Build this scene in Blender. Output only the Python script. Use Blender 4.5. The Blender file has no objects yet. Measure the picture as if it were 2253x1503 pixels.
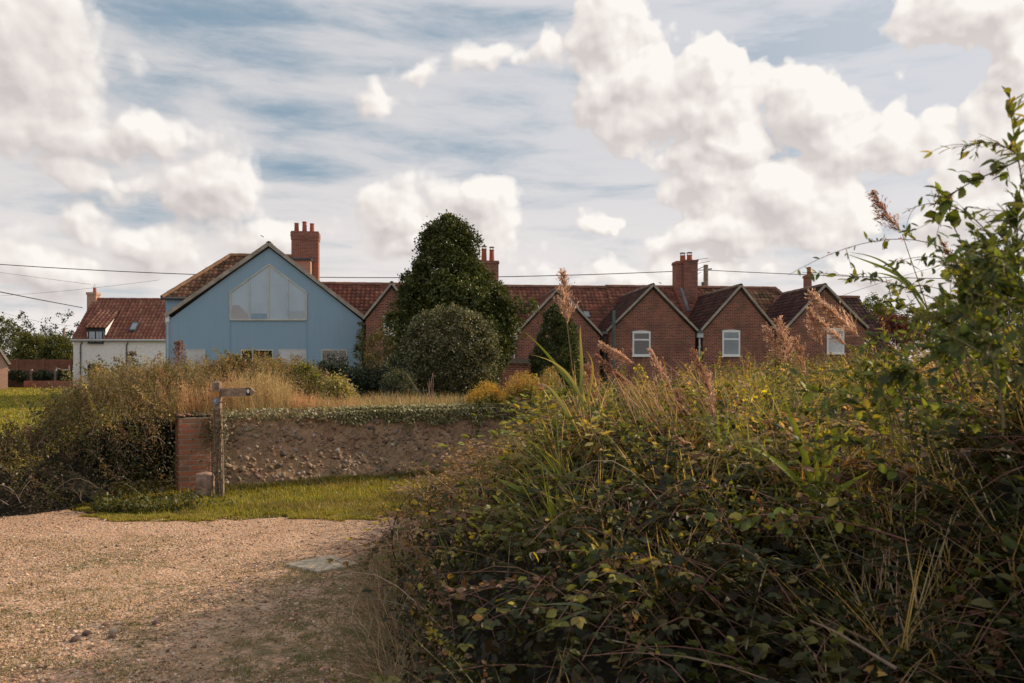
import bpy, bmesh, math, random
import numpy as np
from mathutils import Vector, Matrix

rng = np.random.default_rng(7)
random.seed(7)
SC = bpy.context.scene
COL = SC.collection
R = math.radians

# ------------------------------------------------------------------ camera
FP = 1752.0; PW, PH = 2253.0, 1503.0; HOR = 815.0; CH = 1.8
cam_d = bpy.data.cameras.new("camera"); cam = bpy.data.objects.new("camera", cam_d); COL.objects.link(cam)
cam.location = (0, 0, CH); cam.rotation_euler = (R(90), 0, 0)
cam_d.sensor_width = 36; cam_d.lens = FP / PW * 36
cam_d.shift_y = (HOR - PH / 2) / PW
cam_d.clip_start = 0.05; cam_d.clip_end = 3000
cam_d.dof.use_dof = True; cam_d.dof.focus_distance = 13; cam_d.dof.aperture_fstop = 5.6
SC.camera = cam
SC.view_settings.view_transform = 'Standard'; SC.view_settings.look = 'None'
SC.view_settings.gamma = 1; SC.view_settings.exposure = 0.0
SC.cycles.max_bounces = 6; SC.cycles.diffuse_bounces = 3; SC.cycles.glossy_bounces = 2
SC.cycles.transmission_bounces = 4; SC.cycles.transparent_max_bounces = 6
SC.cycles.caustics_reflective = False; SC.cycles.caustics_refractive = False

# ------------------------------------------------------------------ sun
SUN_AZ = R(66); SUN_EL = R(26)
sdir = Vector((math.sin(SUN_AZ) * math.cos(SUN_EL), math.cos(SUN_AZ) * math.cos(SUN_EL), math.sin(SUN_EL)))
sun_d = bpy.data.lights.new("sun", 'SUN'); sun_d.energy = 5.0; sun_d.angle = R(0.6); sun_d.color = (1.0, 0.82, 0.60)
sun = bpy.data.objects.new("sun", sun_d); COL.objects.link(sun)
sun.rotation_euler = sdir.to_track_quat('Z', 'Y').to_euler(); sun.location = (30, 20, 30)

# ------------------------------------------------------------------ node helpers
class NT:
    def __init__(s, nt):
        s.nt = nt
    def n(s, t, **kw):
        nd = s.nt.nodes.new(t)
        for k, v in kw.items():
            setattr(nd, k, v)
        return nd
    def l(s, a, b):
        s.nt.links.new(a, b)
    def val(s, sock, v):
        if hasattr(v, 'links') or isinstance(v, bpy.types.NodeSocket):
            s.l(v, sock)
        else:
            sock.default_value = v
    def math(s, op, a, b=0.0, c=None, clamp=False):
        m = s.n('ShaderNodeMath', operation=op); m.use_clamp = clamp
        s.val(m.inputs[0], a); s.val(m.inputs[1], b)
        if c is not None: s.val(m.inputs[2], c)
        return m.outputs[0]
    def vmath(s, op, a, b=None):
        m = s.n('ShaderNodeVectorMath', operation=op)
        s.val(m.inputs[0], a)
        if b is not None:
            if op == 'SCALE': s.val(m.inputs['Scale'], b)
            else: s.val(m.inputs[1], b)
        return m.outputs['Value'] if op in ('LENGTH', 'DOT_PRODUCT', 'DISTANCE') else m.outputs[0]
    def noise(s, vec, scale, detail=4, rough=0.55, dist=0.0, out='Fac'):
        t = s.n('ShaderNodeTexNoise')
        if vec is not None: s.l(vec, t.inputs['Vector'])
        t.inputs['Scale'].default_value = scale; t.inputs['Detail'].default_value = detail
        t.inputs['Roughness'].default_value = rough; t.inputs['Distortion'].default_value = dist
        return t.outputs[out]
    def ramp(s, fac, stops, interp='LINEAR'):
        r = s.n('ShaderNodeValToRGB'); cr = r.color_ramp; cr.interpolation = interp
        while len(cr.elements) < len(stops): cr.elements.new(0.5)
        for e, (p, c) in zip(cr.elements, stops):
            e.position = p; e.color = (*c, 1) if len(c) == 3 else c
        s.val(r.inputs[0], fac)
        return r.outputs[0]
    def mix(s, f, a, b, mode='MIX'):
        m = s.n('ShaderNodeMix', data_type='RGBA', blend_type=mode)
        s.val(m.inputs[0], f)
        for sk, v in ((m.inputs[6], a), (m.inputs[7], b)):
            if isinstance(v, tuple) and len(v) == 3: v = (*v, 1)
            s.val(sk, v)
        return m.outputs[2]
    def maprange(s, v, a, b, c=0.0, d=1.0, smooth=True):
        m = s.n('ShaderNodeMapRange'); m.interpolation_type = 'SMOOTHSTEP' if smooth else 'LINEAR'
        s.val(m.inputs[0], v); m.inputs[1].default_value = a; m.inputs[2].default_value = b
        m.inputs[3].default_value = c; m.inputs[4].default_value = d
        return m.outputs[0]

# ------------------------------------------------------------------ world sky: Nishita + clouds by direction
def build_world():
    w = bpy.data.worlds.new("World"); SC.world = w; w.use_nodes = True
    nt = w.node_tree; nt.nodes.clear(); k = NT(nt)
    sky = k.n('ShaderNodeTexSky'); sky.sky_type = 'NISHITA'; sky.sun_disc = False
    sky.sun_elevation = SUN_EL; sky.sun_rotation = SUN_AZ; sky.air_density = 1.0; sky.dust_density = 1.2; sky.ozone_density = 1.0
    tc = k.n('ShaderNodeTexCoord'); sep = k.n('ShaderNodeSeparateXYZ'); k.l(tc.outputs['Generated'], sep.inputs[0])
    az = k.math('ARCTAN2', sep.outputs[0], sep.outputs[1])
    hyp = k.math('SQRT', k.math('ADD', k.math('MULTIPLY', sep.outputs[0], sep.outputs[0]), k.math('MULTIPLY', sep.outputs[1], sep.outputs[1])))
    el = k.math('ARCTAN2', sep.outputs[2], hyp)
    cb = k.n('ShaderNodeCombineXYZ'); k.l(az, cb.inputs[0]); k.l(el, cb.inputs[1])
    uv = cb.outputs[0]
    # cumulus masses: (px, py, rx, ry) of the sky seen from here, turned into azimuth / elevation
    blobs = [(20, 90, 260, 230, 1), (150, 280, 360, 70, 1), (330, 290, 170, 60, 1), (460, 410, 130, 95, 1), (230, 385, 170, 55, .9), (195, 480, 70, 60, 1),
             (330, 550, 140, 65, .9), (560, 520, 190, 60, .9), (880, 470, 110, 90, 1), (1040, 460, 115, 85, 1), (960, 545, 190, 60, 1),
             (925, 145, 50, 30, .57), (1060, 132, 75, 30, .55), (845, 205, 65, 30, .55), (1190, 105, 42, 66, .57),
             (1345, 60, 85, 115, 1), (1370, 180, 130, 110, 1.1), (1560, 140, 95, 90, 1), (1500, 235, 190, 110, 1.2), (1590, 320, 190, 80, 1.2), (1790, 255, 140, 100, 1.1),
             (1920, 310, 160, 70, 1), (1560, 410, 110, 85, 1), (1720, 450, 190, 120, 1.1), (1600, 520, 170, 50, 1), (1340, 480, 60, 22, .6),
             (2150, 20, 190, 100, 1.1), (2240, 130, 110, 100, 1), (2230, 300, 140, 120, 1), (2160, 440, 170, 100, 1), (2000, 600, 280, 60, .9), (1400, 610, 330, 50, .8), (100, 600, 330, 80, .9)]
    g = bpy.data.node_groups.new('cloud_field', 'ShaderNodeTree')
    g.interface.new_socket('Vector', in_out='INPUT', socket_type='NodeSocketVector')
    g.interface.new_socket('Density', in_out='OUTPUT', socket_type='NodeSocketFloat')
    q = NT(g); gi = q.n('NodeGroupInput'); go = q.n('NodeGroupOutput')
    v0 = gi.outputs[0]
    wn = q.noise(v0, 11.0, 3, 0.55, out='Color')
    wv = q.vmath('SCALE', q.vmath('SUBTRACT', wn, (0.5, 0.5, 0.5)), 0.085)
    v = q.vmath('ADD', v0, wv)
    acc = None
    for (px, py, rx, ry, wt) in blobs:
        tx = (px - 1126.5) / FP; ty = (HOR - py) / FP
        a = math.atan2(tx, 1); e = math.atan2(ty, math.hypot(tx, 1))
        c2 = math.cos(a) ** 2
        d = q.vmath('SUBTRACT', v, (a, e, 0))
        d = q.vmath('MULTIPLY', d, (FP / rx / 1.0 * 1 / max(c2, .3) * c2 ** 0 , FP / ry / math.cos(a), 0))
        m = q.math('MULTIPLY', q.math('SUBTRACT', 1.0, q.vmath('LENGTH', d)), wt)
        acc = m if acc is None else q.math('SMOOTH_MAX', acc, m, 0.25)
    nb = q.noise(v0, 13.0, 7, 0.60)
    vo = q.n('ShaderNodeTexVoronoi'); vo.voronoi_dimensions = '2D'; vo.feature = 'F1'; vo.inputs['Scale'].default_value = 15; vo.inputs['Detail'].default_value = 2.5; vo.inputs['Roughness'].default_value = .5
    q.l(q.vmath('ADD', v0, q.vmath('SCALE', q.vmath('SUBTRACT', wn, (0.5, 0.5, 0.5)), 0.03)), vo.inputs['Vector'])
    fb = q.math('ADD', q.math('MULTIPLY', nb, 0.55), q.math('MULTIPLY', q.math('SUBTRACT', 0.95, vo.outputs['Distance']), 0.42))
    wide = q.maprange(q.noise(v0, 2.3, 3, 0.5), 0.5, 0.75, -0.9, 0.6)   # clouds all round the rest of the sky
    sp = q.n('ShaderNodeSeparateXYZ'); q.l(v0, sp.inputs[0])
    outside = q.maprange(q.math('ABSOLUTE', sp.outputs[0]), 0.60, 0.75)
    above = q.maprange(sp.outputs[1], 0.50, 0.62)
    osd = q.math('MAXIMUM', outside, above)
    wide = q.math('SUBTRACT', q.math('MULTIPLY', q.math('ADD', wide, 1.5), osd), 1.5)
    acc = q.math('MAXIMUM', acc, wide)
    den = q.math('ADD', q.math('MULTIPLY_ADD', q.math('MAXIMUM', acc, -1.2), 1.5, 0.28), q.math('MULTIPLY', q.math('SUBTRACT', fb, 0.45), 2.3))
    q.l(den, go.inputs[0])
    def field(vec):
        n = nt.nodes.new('ShaderNodeGroup'); n.node_tree = g; k.l(vec, n.inputs[0]); return n.outputs[0]
    d0 = field(uv)
    d1 = field(k.vmath('ADD', uv, (0.016, 0.020, 0)))      # one step towards the sun
    wid = k.math('ADD', k.maprange(az, -0.25, 0.2, 0.75, 0.30), k.maprange(el, 0.2, 0.05, 0.0, 0.35))
    mask = k.maprange(k.math('DIVIDE', k.math('ADD', d0, 0.06), wid), 0.0, 1.0)
    d2 = field(k.vmath('ADD', uv, (0.005, 0.007, 0)))      # and a short one for the small billows
    lit = k.maprange(k.math('ADD', k.math('MULTIPLY', k.math('SUBTRACT', d0, d1), 0.7), k.math('MULTIPLY', k.math('SUBTRACT', d0, d2), 0.9)), -0.75, 1.25, smooth=False)
    thick = k.maprange(d0, 0.25, 2.0)
    shade = k.math('SUBTRACT', k.math('ADD', k.math('MULTIPLY', lit, 1.0), 0.34), k.math('MULTIPLY', thick, 0.20))
    side = k.maprange(az, -0.7, 0.7, 0.84, 1.16, smooth=False)   # the sun stands to the right
    shade = k.math('MULTIPLY', shade, side)
    cc = k.ramp(shade, [(0.25, (0.62, 0.565, 0.55)), (0.55, (0.77, 0.71, 0.68)), (0.78, (0.88, 0.82, 0.78)), (1.0, (1.0, 0.95, 0.895))])
    # high thin veil with streaks, thinner over a few blue openings
    sc_ = k.n('ShaderNodeMapping'); sc_.inputs['Rotation'].default_value = (0, 0, R(17)); sc_.inputs['Scale'].default_value = (1.7, 8.0, 1)
    k.l(uv, sc_.inputs[0])
    ci = k.noise(sc_.outputs[0], 2.6, 7, 0.60, 0.25)
    hole = None
    for (px, py, rx, ry, wt) in [(430, 50, 400, 150, .80), (690, 260, 240, 80, .75), (650, 370, 190, 45, .85), (330, 470, 230, 45, .8), (900, 60, 380, 130, .55), (1080, 230, 260, 90, .42), (1000, 330, 300, 60, .35), (1750, 110, 320, 120, .42)]:
        tx = (px - 1126.5) / FP; ty = (HOR - py) / FP
        d = k.vmath('MULTIPLY', k.vmath('SUBTRACT', uv, (math.atan(tx), math.atan2(ty, math.hypot(tx, 1)), 0)), (FP / rx, FP / ry, 0))
        m = k.math('MULTIPLY', k.math('MAXIMUM', k.math('SUBTRACT', 1.0, k.vmath('LENGTH', d)), 0.0), wt)
        hole = m if hole is None else k.math('MAXIMUM', hole, m)
    away = k.maprange(k.math('ABSOLUTE', az), 0.62, 0.9, 0.0, 0.2)
    hole = k.math('MAXIMUM', hole, away)
    blue = k.math('SUBTRACT', k.math('MULTIPLY', hole, 1.25), k.math('MULTIPLY', k.math('SUBTRACT', ci, 0.42), 3.6))
    veil = k.math('SUBTRACT', 1.0, k.maprange(blue, -0.45, 1.0, 0.03, 0.92))
    veil = k.math('MAXIMUM', veil, k.maprange(az, 0.0, 0.45, 0.0, 0.62))
    skyc = k.vmath('MULTIPLY', sky.outputs[0], (0.095, 0.098, 0.090))
    skyc = k.mix(0.8, skyc, (0.235, 0.36, 0.475))
    vc = k.mix(k.maprange(az, -0.6, 0.6), (0.68, 0.665, 0.675), (0.69, 0.70, 0.745))
    base = k.mix(veil, skyc, k.mix(k.maprange(el, 0.32, 0.03), vc, (0.88, 0.82, 0.79)))
    fin = k.mix(k.math('MULTIPLY', mask, 0.96), base, cc)
    # the half of the sky behind the camera faces the sun: its clouds are the brightest
    fin = k.vmath('SCALE', fin, k.maprange(k.math('ABSOLUTE', az), 0.75, 1.6, 10.0, 11.0))
    bg = k.n('ShaderNodeBackground'); bg.inputs['Strength'].default_value = 0.1
    k.l(fin, bg.inputs[0])
    out = k.n('ShaderNodeOutputWorld'); k.l(bg.outputs[0], out.inputs[0])
    w.cycles.sampling_method = 'MANUAL'; w.cycles.sample_map_resolution = 512
build_world()

# ------------------------------------------------------------------ pixel -> world
def P(px, py, Y):
    return Vector(((px - 1126.5) / FP * Y, Y, CH - (py - HOR) / FP * Y))

# ------------------------------------------------------------------ value noise
_tab = np.random.default_rng(3).random((256, 256))
def vnoise(x, y, s=1.0, o=0):
    x = np.asarray(x, float) * s + 31.7 * o + 1000; y = np.asarray(y, float) * s + 17.3 * o + 1000
    xi = np.floor(x).astype(int); yi = np.floor(y).astype(int); fx = x - xi; fy = y - yi
    fx = fx * fx * (3 - 2 * fx); fy = fy * fy * (3 - 2 * fy)
    a = _tab[xi % 256, yi % 256]; b = _tab[(xi + 1) % 256, yi % 256]; c = _tab[xi % 256, (yi + 1) % 256]; d = _tab[(xi + 1) % 256, (yi + 1) % 256]
    return (a * (1 - fx) + b * fx) * (1 - fy) + (c * (1 - fx) + d * fx) * fy
def fbm(x, y, s=1.0, o=0, n=4):
    t = 0; a = 0.5
    for i in range(n):
        t = t + a * vnoise(x, y, s * 2 ** i, o + i); a *= 0.5
    return t / (1 - 0.5 ** n)
def sstep(x, a, b):
    t = np.clip((np.asarray(x, float) - a) / (b - a), 0, 1); return t * t * (3 - 2 * t)

# ------------------------------------------------------------------ object helpers
def unoff(root):
    for c in root.children: c.location = -root.location
def tag(o, label=None, cat=None, group=None, kind=None):
    if label: o['label'] = label
    if cat: o['category'] = cat
    if group: o['group'] = group
    if kind: o['kind'] = kind
    return o
def empty(name, loc=(0, 0, 0), rz=0.0):
    o = bpy.data.objects.new(name, None); COL.objects.link(o); o.location = loc; o.rotation_euler = (0, 0, rz)
    o.empty_display_size = 0.2
    return o
def link(name, me, mat, parent=None):
    o = bpy.data.objects.new(name, me); COL.objects.link(o)
    if mat is not None:
        for m in (mat if isinstance(mat, (list, tuple)) else [mat]): me.materials.append(m)
    if parent: o.parent = parent
    return o

class G:
    """numpy mesh collector: templates and tubes with a per-vertex colour"""
    def __init__(s):
        s.v = []; s.f = []; s.c = []; s.n = 0
    def add(s, verts, faces, col):
        verts = np.asarray(verts, float).reshape(-1, 3)
        for fa in faces:
            fa = np.asarray(fa, int)
            if fa.size: s.f.append(fa + s.n)
        col = np.asarray(col, float)
        if col.ndim == 1: col = np.broadcast_to(col, (len(verts), 3))
        s.v.append(verts); s.c.append(col); s.n += len(verts)
    def inst(s, tv, tf, pos, X, Y, Z, size, col, bend=None):
        """tv (V,3) template, tf list of (k,arity) arrays, frames (N,3)"""
        N, V = len(pos), len(tv)
        if N == 0: return
        size = np.asarray(size, float)
        if size.ndim == 1: size = np.repeat(size[:, None], 3, 1)
        T = tv[None] * size[:, None, :]
        if bend is not None: T = T.copy(); T[..., 2] -= bend[:, None] * T[..., 1] ** 2 / np.maximum(size[:, None, 1], 1e-6)
        out = pos[:, None] + T[..., :1] * X[:, None] + T[..., 1:2] * Y[:, None] + T[..., 2:] * Z[:, None]
        off = (np.arange(N) * V)[:, None, None]
        fs = [(np.asarray(a)[None] + off).reshape(-1, np.asarray(a).shape[1]) for a in tf]
        s.add(out.reshape(-1, 3), fs, np.repeat(col, V, 0))
    def tube(s, pts, r0, r1, col, sides=4):
        pts = np.asarray(pts, float); n = len(pts)
        t = np.gradient(pts, axis=0); t /= np.linalg.norm(t, axis=1)[:, None] + 1e-9
        ref = np.array([0.13, 0.2, 1.0]) if abs(t[0][2]) < 0.8 else np.array([1.0, 0.1, 0])
        a = np.cross(t, ref); a /= np.linalg.norm(a, axis=1)[:, None] + 1e-9; b = np.cross(t, a)
        r = np.linspace(r0, r1, n)[:, None]
        ang = np.arange(sides) * 2 * math.pi / sides
        V = np.concatenate([(pts[:, None] + r[:, None] * (np.cos(ang)[None, :, None] * a[:, None] + np.sin(ang)[None, :, None] * b[:, None]))]).reshape(-1, 3)
        i = np.arange(n - 1)[:, None] * sides; j = np.arange(sides)[None]; j2 = (j + 1) % sides
        F = np.stack([i + j, i + j2, i + sides + j2, i + sides + j], -1).reshape(-1, 4)
        s.add(V, [F], col)
    def build(s, name, mat, parent=None, smooth=False):
        me = bpy.data.meshes.new(name)
        V = np.concatenate(s.v); C = np.concatenate(s.c)
        loops = np.concatenate([f.ravel() for f in s.f]); tot = np.concatenate([np.full(len(f), f.shape[1]) for f in s.f])
        st = np.concatenate([[0], np.cumsum(tot)[:-1]])
        me.vertices.add(len(V)); me.vertices.foreach_set('co', V.astype(np.float32).ravel())
        me.loops.add(len(loops)); me.loops.foreach_set('vertex_index', loops.astype(np.int32))
        me.polygons.add(len(tot)); me.polygons.foreach_set('loop_start', st.astype(np.int32))
        me.update(calc_edges=True)
        at = me.attributes.new('Col', 'FLOAT_COLOR', 'POINT')
        at.data.foreach_set('color', np.concatenate([C, np.ones((len(C), 1))], 1).astype(np.float32).ravel())
        if smooth: me.polygons.foreach_set('use_smooth', np.ones(len(tot), bool))
        return link(name, me, mat, parent)

def unit(a):
    return a / (np.linalg.norm(a, axis=-1, keepdims=True) + 1e-9)
def frames(direction, up):
    Y = unit(direction); X = unit(np.cross(Y, up)); Z = np.cross(X, Y); return X, Y, Z
def pick(pal, n, jit=0.18, w=None):
    pal = np.asarray(pal, float); i = rng.choice(len(pal), n, p=None if w is None else np.asarray(w) / np.sum(w))
    b = 1 + rng.normal(0, jit, (n, 1)); c = pal[i] * np.clip(b, .45, 1.9) * (1 + rng.normal(0, .05, (n, 3)))
    return np.clip(c, 0.004, 0.9)
# leaf templates: length along +Y = 1
LEAF = (np.array([(0, 0, 0), (0, .35, .0), (0, .7, -.02), (0, 1, -.08), (-.22, .22, .06), (-.3, .5, .07), (-.18, .8, .02), (.22, .22, .06), (.3, .5, .07), (.18, .8, .02)]),
        [np.array([(0, 1, 4), (3, 6, 2), (0, 7, 1), (3, 2, 9)]), np.array([(4, 1, 2, 5), (7, 8, 2, 1)]), np.array([(5, 2, 6), (8, 9, 2)])])
SPIKY = (np.array([(0, 0, 0), (0, .3, .0), (0, .65, -.01), (0, 1, -.06), (-.13, .2, .03), (-.16, .5, .04), (-.09, .8, .0), (.13, .2, .03), (.16, .5, .04), (.09, .8, .0)]), LEAF[1])
QUADF = (np.array([(0, 0, 0), (-.33, .5, .08), (0, 1, 0), (.33, .5, .08)]), [np.array([(0, 2, 1), (0, 3, 2)])])
QUAD = (np.array([(-.3, 0, 0), (.3, 0.05, 0), (.25, 1, .0), (-.2, .9, .05)]), [np.array([(0, 1, 2, 3)])])
BLADE = (np.array([(-.5, 0, 0), (.5, 0, 0), (.42, .4, 0), (-.42, .4, 0), (.25, .75, 0), (-.25, .75, 0), (0, 1, 0)]),
         [np.array([(0, 1, 2, 3), (3, 2, 4, 5)]), np.array([(5, 4, 6)])])

def leaves(g, pos, out, size, col, tmpl=LEAF, droop=0.2, spread=0.8, flat=0.8):
    n = len(pos)
    d = out + rng.normal(0, spread, (n, 3)); d[:, 2] -= droop
    up = np.array([0, 0, 1.0]) * flat + out * 0.5 + rng.normal(0, .45, (n, 3))
    X, Y, Z = frames(d, up)
    g.inst(tmpl[0], tmpl[1], pos, X, Y, Z, np.asarray(size) * np.ones(n), col)
def blades(g, pos, h, w, col, lean=0.25, bend=0.4, wind=(0, 0)):
    n = len(pos); a = rng.uniform(0, 2 * math.pi, n)
    d = np.stack([np.cos(a) * lean * rng.random(n) + wind[0], np.sin(a) * lean * rng.random(n) + wind[1], np.ones(n)], 1)
    up = np.stack([np.cos(a), np.sin(a), np.full(n, .15)], 1)
    X, Y, Z = frames(d, up)
    g.inst(BLADE[0], BLADE[1], pos, X, Y, Z, np.stack([w * np.ones(n), h * np.ones(n), h * np.ones(n)], 1), col, bend=-rng.random(n) * bend)

def bez(p, n=12):
    p = [np.array(q, float) for q in p]; t = np.linspace(0, 1, n)[:, None]
    while True:
        break
    m = len(p) - 1; out = 0
    for i, q in enumerate(p):
        out = out + math.comb(m, i) * t ** i * (1 - t) ** (m - i) * q
    return out
def ribbon(g, path, w, col, col2=None, twist=0.0, fold=0.25):
    path = np.asarray(path, float); n = len(path)
    t = unit(np.gradient(path, axis=0)); view = np.array([0.15, -1, 0.35]); view = view / np.linalg.norm(view)
    side = unit(np.cross(t, np.broadcast_to(view, t.shape))); nor = np.cross(side, t)
    a = np.linspace(0, twist, n)[:, None]
    s2 = side * np.cos(a) + nor * np.sin(a); n2 = -side * np.sin(a) + nor * np.cos(a)
    u = np.linspace(0, 1, n)
    ww = (w * np.clip(np.minimum(0.35 + u * 3.0, (1 - u) * 1.9 + .01), 0, 1))[:, None] / 2
    L = path - s2 * ww + n2 * ww * fold; M = path; Rr = path + s2 * ww + n2 * ww * fold
    V = np.stack([L, M, Rr], 1).reshape(-1, 3)
    i = np.arange(n - 1)[:, None] * 3
    F = np.concatenate([np.concatenate([i, i + 1, i + 4, i + 3], 1), np.concatenate([i + 1, i + 2, i + 5, i + 4], 1)])
    c = np.array(col)[None] * (1 - u[:, None]) + np.array(col2 if col2 is not None else col)[None] * u[:, None]
    g.add(V, [F], np.repeat(c, 3, 0))

# bmesh solids
def box(bm, x0, x1, y0, y1, z0, z1, M=None):
    vs = [bm.verts.new((x, y, z)) for z in (z0, z1) for y in (y0, y1) for x in (x0, x1)]
    for f in ((0, 2, 3, 1), (4, 5, 7, 6), (0, 1, 5, 4), (2, 6, 7, 3), (0, 4, 6, 2), (1, 3, 7, 5)):
        bm.faces.new([vs[i] for i in f])
    if M is not None: bmesh.ops.transform(bm, matrix=M, verts=vs)
    return vs
def bar(bm, a, b, w, h, up=(0, 0, 1)):
    a = Vector(a); b = Vector(b); y = (b - a); L = y.length; y.normalize(); x = y.cross(Vector(up)).normalized(); z = x.cross(y)
    M = Matrix(((x[0], y[0], z[0], a[0]), (x[1], y[1], z[1], a[1]), (x[2], y[2], z[2], a[2]), (0, 0, 0, 1)))
    return box(bm, -w / 2, w / 2, 0, L, -h / 2, h / 2, M)
def prism(bm, poly, y0, y1):
    """poly list of (x,z) counter-clockwise seen from -y"""
    a = [bm.verts.new((x, y0, z)) for x, z in poly]; b = [bm.verts.new((x, y1, z)) for x, z in poly]
    bm.faces.new(a); bm.faces.new(b[::-1]); n = len(a)
    for i in range(n): bm.faces.new((a[i], b[i], b[(i + 1) % n], a[(i + 1) % n]))
def cyl(bm, c, r, z0, z1, n=14, r2=None):
    r2 = r if r2 is None else r2
    a = [bm.verts.new((c[0] + r * math.cos(t), c[1] + r * math.sin(t), z0)) for t in [i * 2 * math.pi / n for i in range(n)]]
    b = [bm.verts.new((c[0] + r2 * math.cos(t), c[1] + r2 * math.sin(t), z1)) for t in [i * 2 * math.pi / n for i in range(n)]]
    bm.faces.new(a[::-1]); bm.faces.new(b)
    for i in range(n): bm.faces.new((a[i], a[(i + 1) % n], b[(i + 1) % n], b[i]))
def rod(bm, a, b, r, n=8):
    a = Vector(a); b = Vector(b); d = (b - a).normalized(); x = d.orthogonal().normalized(); y = d.cross(x)
    A = []; B = []
    for i in range(n):
        t = i * 2 * math.pi / n; o = x * math.cos(t) * r + y * math.sin(t) * r
        A.append(bm.verts.new(a + o)); B.append(bm.verts.new(b + o))
    bm.faces.new(A[::-1]); bm.faces.new(B)
    for i in range(n): bm.faces.new((A[i], A[(i + 1) % n], B[(i + 1) % n], B[i]))
def fin(name, bm, mat, parent=None, bevel=0.0, smooth=False):
    me = bpy.data.meshes.new(name)
    bmesh.ops.recalc_face_normals(bm, faces=bm.faces[:])
    if bevel: bmesh.ops.bevel(bm, geom=bm.edges[:], offset=bevel, segments=1, affect='EDGES')
    if smooth:
        for f in bm.faces: f.smooth = True
    bm.to_mesh(me); bm.free()
    return link(name, me, mat, parent)
NB = bmesh.new

# ------------------------------------------------------------------ materials
def newmat(name):
    m = bpy.data.materials.new(name); m.use_nodes = True; nt = m.node_tree; nt.nodes.clear(); k = NT(nt)
    out = k.n('ShaderNodeOutputMaterial'); return m, k, out
def pbr(k, out, col, rough=0.85, bump=None, bstr=0.3, bdist=0.02, spec=0.3, **kw):
    b = k.n('ShaderNodeBsdfPrincipled')
    if isinstance(col, tuple): b.inputs['Base Color'].default_value = (*col[:3], 1)
    else: k.l(col, b.inputs['Base Color'])
    k.val(b.inputs['Roughness'], rough); b.inputs['Specular IOR Level'].default_value = spec
    for a, v in kw.items(): b.inputs[a.replace('_', ' ')].default_value = v
    if bump is not None:
        bn = k.n('ShaderNodeBump'); bn.inputs['Strength'].default_value = bstr; bn.inputs['Distance'].default_value = bdist
        k.l(bump, bn.inputs['Height']); k.l(bn.outputs[0], b.inputs['Normal'])
    k.l(b.outputs[0], out.inputs[0]); return b
def leafmat(name, trans=0.35, gloss=0.08, rough=0.45, tmul=(1.25, 1.15, 0.6)):
    m, k, out = newmat(name)
    a = k.n('ShaderNodeAttribute'); a.attribute_name = 'Col'
    c = a.outputs['Color']
    df = k.n('ShaderNodeBsdfDiffuse'); k.l(c, df.inputs[0])
    tr = k.n('ShaderNodeBsdfTranslucent'); k.l(k.vmath('MULTIPLY', c, tmul), tr.inputs[0])
    gl = k.n('ShaderNodeBsdfGlossy'); gl.inputs['Color'].default_value = (.9, .9, .9, 1); gl.inputs['Roughness'].default_value = rough
    m1 = k.n('ShaderNodeMixShader'); m1.inputs[0].default_value = trans; k.l(df.outputs[0], m1.inputs[1]); k.l(tr.outputs[0], m1.inputs[2])
    m2 = k.n('ShaderNodeMixShader'); m2.inputs[0].default_value = gloss; k.l(m1.outputs[0], m2.inputs[1]); k.l(gl.outputs[0], m2.inputs[2])
    k.l(m2.outputs[0], out.inputs[0]); return m
def brickmat(name, c1, c2, mort, bw=0.225, rh=0.075, ms=0.010, rough=0.9, weather=0.35, dark=(0.06, 0.04, 0.035)):
    m, k, out = newmat(name)
    tc = k.n('ShaderNodeTexCoord'); sp = k.n('ShaderNodeSeparateXYZ'); k.l(tc.outputs['Object'], sp.inputs[0])
    u = k.math('ADD', sp.outputs[0], sp.outputs[1]); cb = k.n('ShaderNodeCombineXYZ'); k.l(u, cb.inputs[0]); k.l(sp.outputs[2], cb.inputs[1])
    nz = k.noise(tc.outputs['Object'], 6, 3, out='Color')
    uv = k.vmath('ADD', cb.outputs[0], k.vmath('SCALE', k.vmath('SUBTRACT', nz, (0.5, .5, .5)), 0.018))
    b = k.n('ShaderNodeTexBrick'); k.l(uv, b.inputs['Vector'])
    b.inputs['Scale'].default_value = 1; b.inputs['Brick Width'].default_value = bw; b.inputs['Row Height'].default_value = rh
    b.inputs['Mortar Size'].default_value = ms; b.inputs['Mortar Smooth'].default_value = 0.25; b.inputs['Bias'].default_value = 0
    b.inputs['Color1'].default_value = (*c1, 1); b.inputs['Color2'].default_value = (*c2, 1); b.inputs['Mortar'].default_value = (*mort, 1)
    n1 = k.noise(tc.outputs['Object'], 0.9, 5, 0.6); n2 = k.noise(tc.outputs['Object'], 14, 3, 0.7)
    c = k.mix(k.maprange(n1, 0.42, 0.7, 0, weather), b.outputs['Color'], dark)
    c = k.mix(k.maprange(n2, 0.5, 0.8, 0, 0.35), c, mort)
    h = k.math('SUBTRACT', k.math('MULTIPLY', n2, 0.4), b.outputs['Fac'])
    pbr(k, out, c, rough, h, 0.6, 0.012, spec=0.15); return m
def plain(name, col, rough=0.7, nscale=12, var=0.25, bstr=0.2, bdist=0.01, spec=0.3, **kw):
    m, k, out = newmat(name)
    tc = k.n('ShaderNodeTexCoord'); n = k.noise(tc.outputs['Object'], nscale, 5, 0.6); n2 = k.noise(tc.outputs['Object'], nscale * .17, 3, 0.6)
    lo = tuple(c * (1 - var) for c in col); hi = tuple(min(1, c * (1 + var)) for c in col)
    c = k.mix(k.maprange(k.math('ADD', k.math('MULTIPLY', n, .5), k.math('MULTIPLY', n2, .5)), 0.35, 0.65), lo, hi)
    pbr(k, out, c, rough, n, bstr, bdist, spec=spec, **kw); return m
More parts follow.
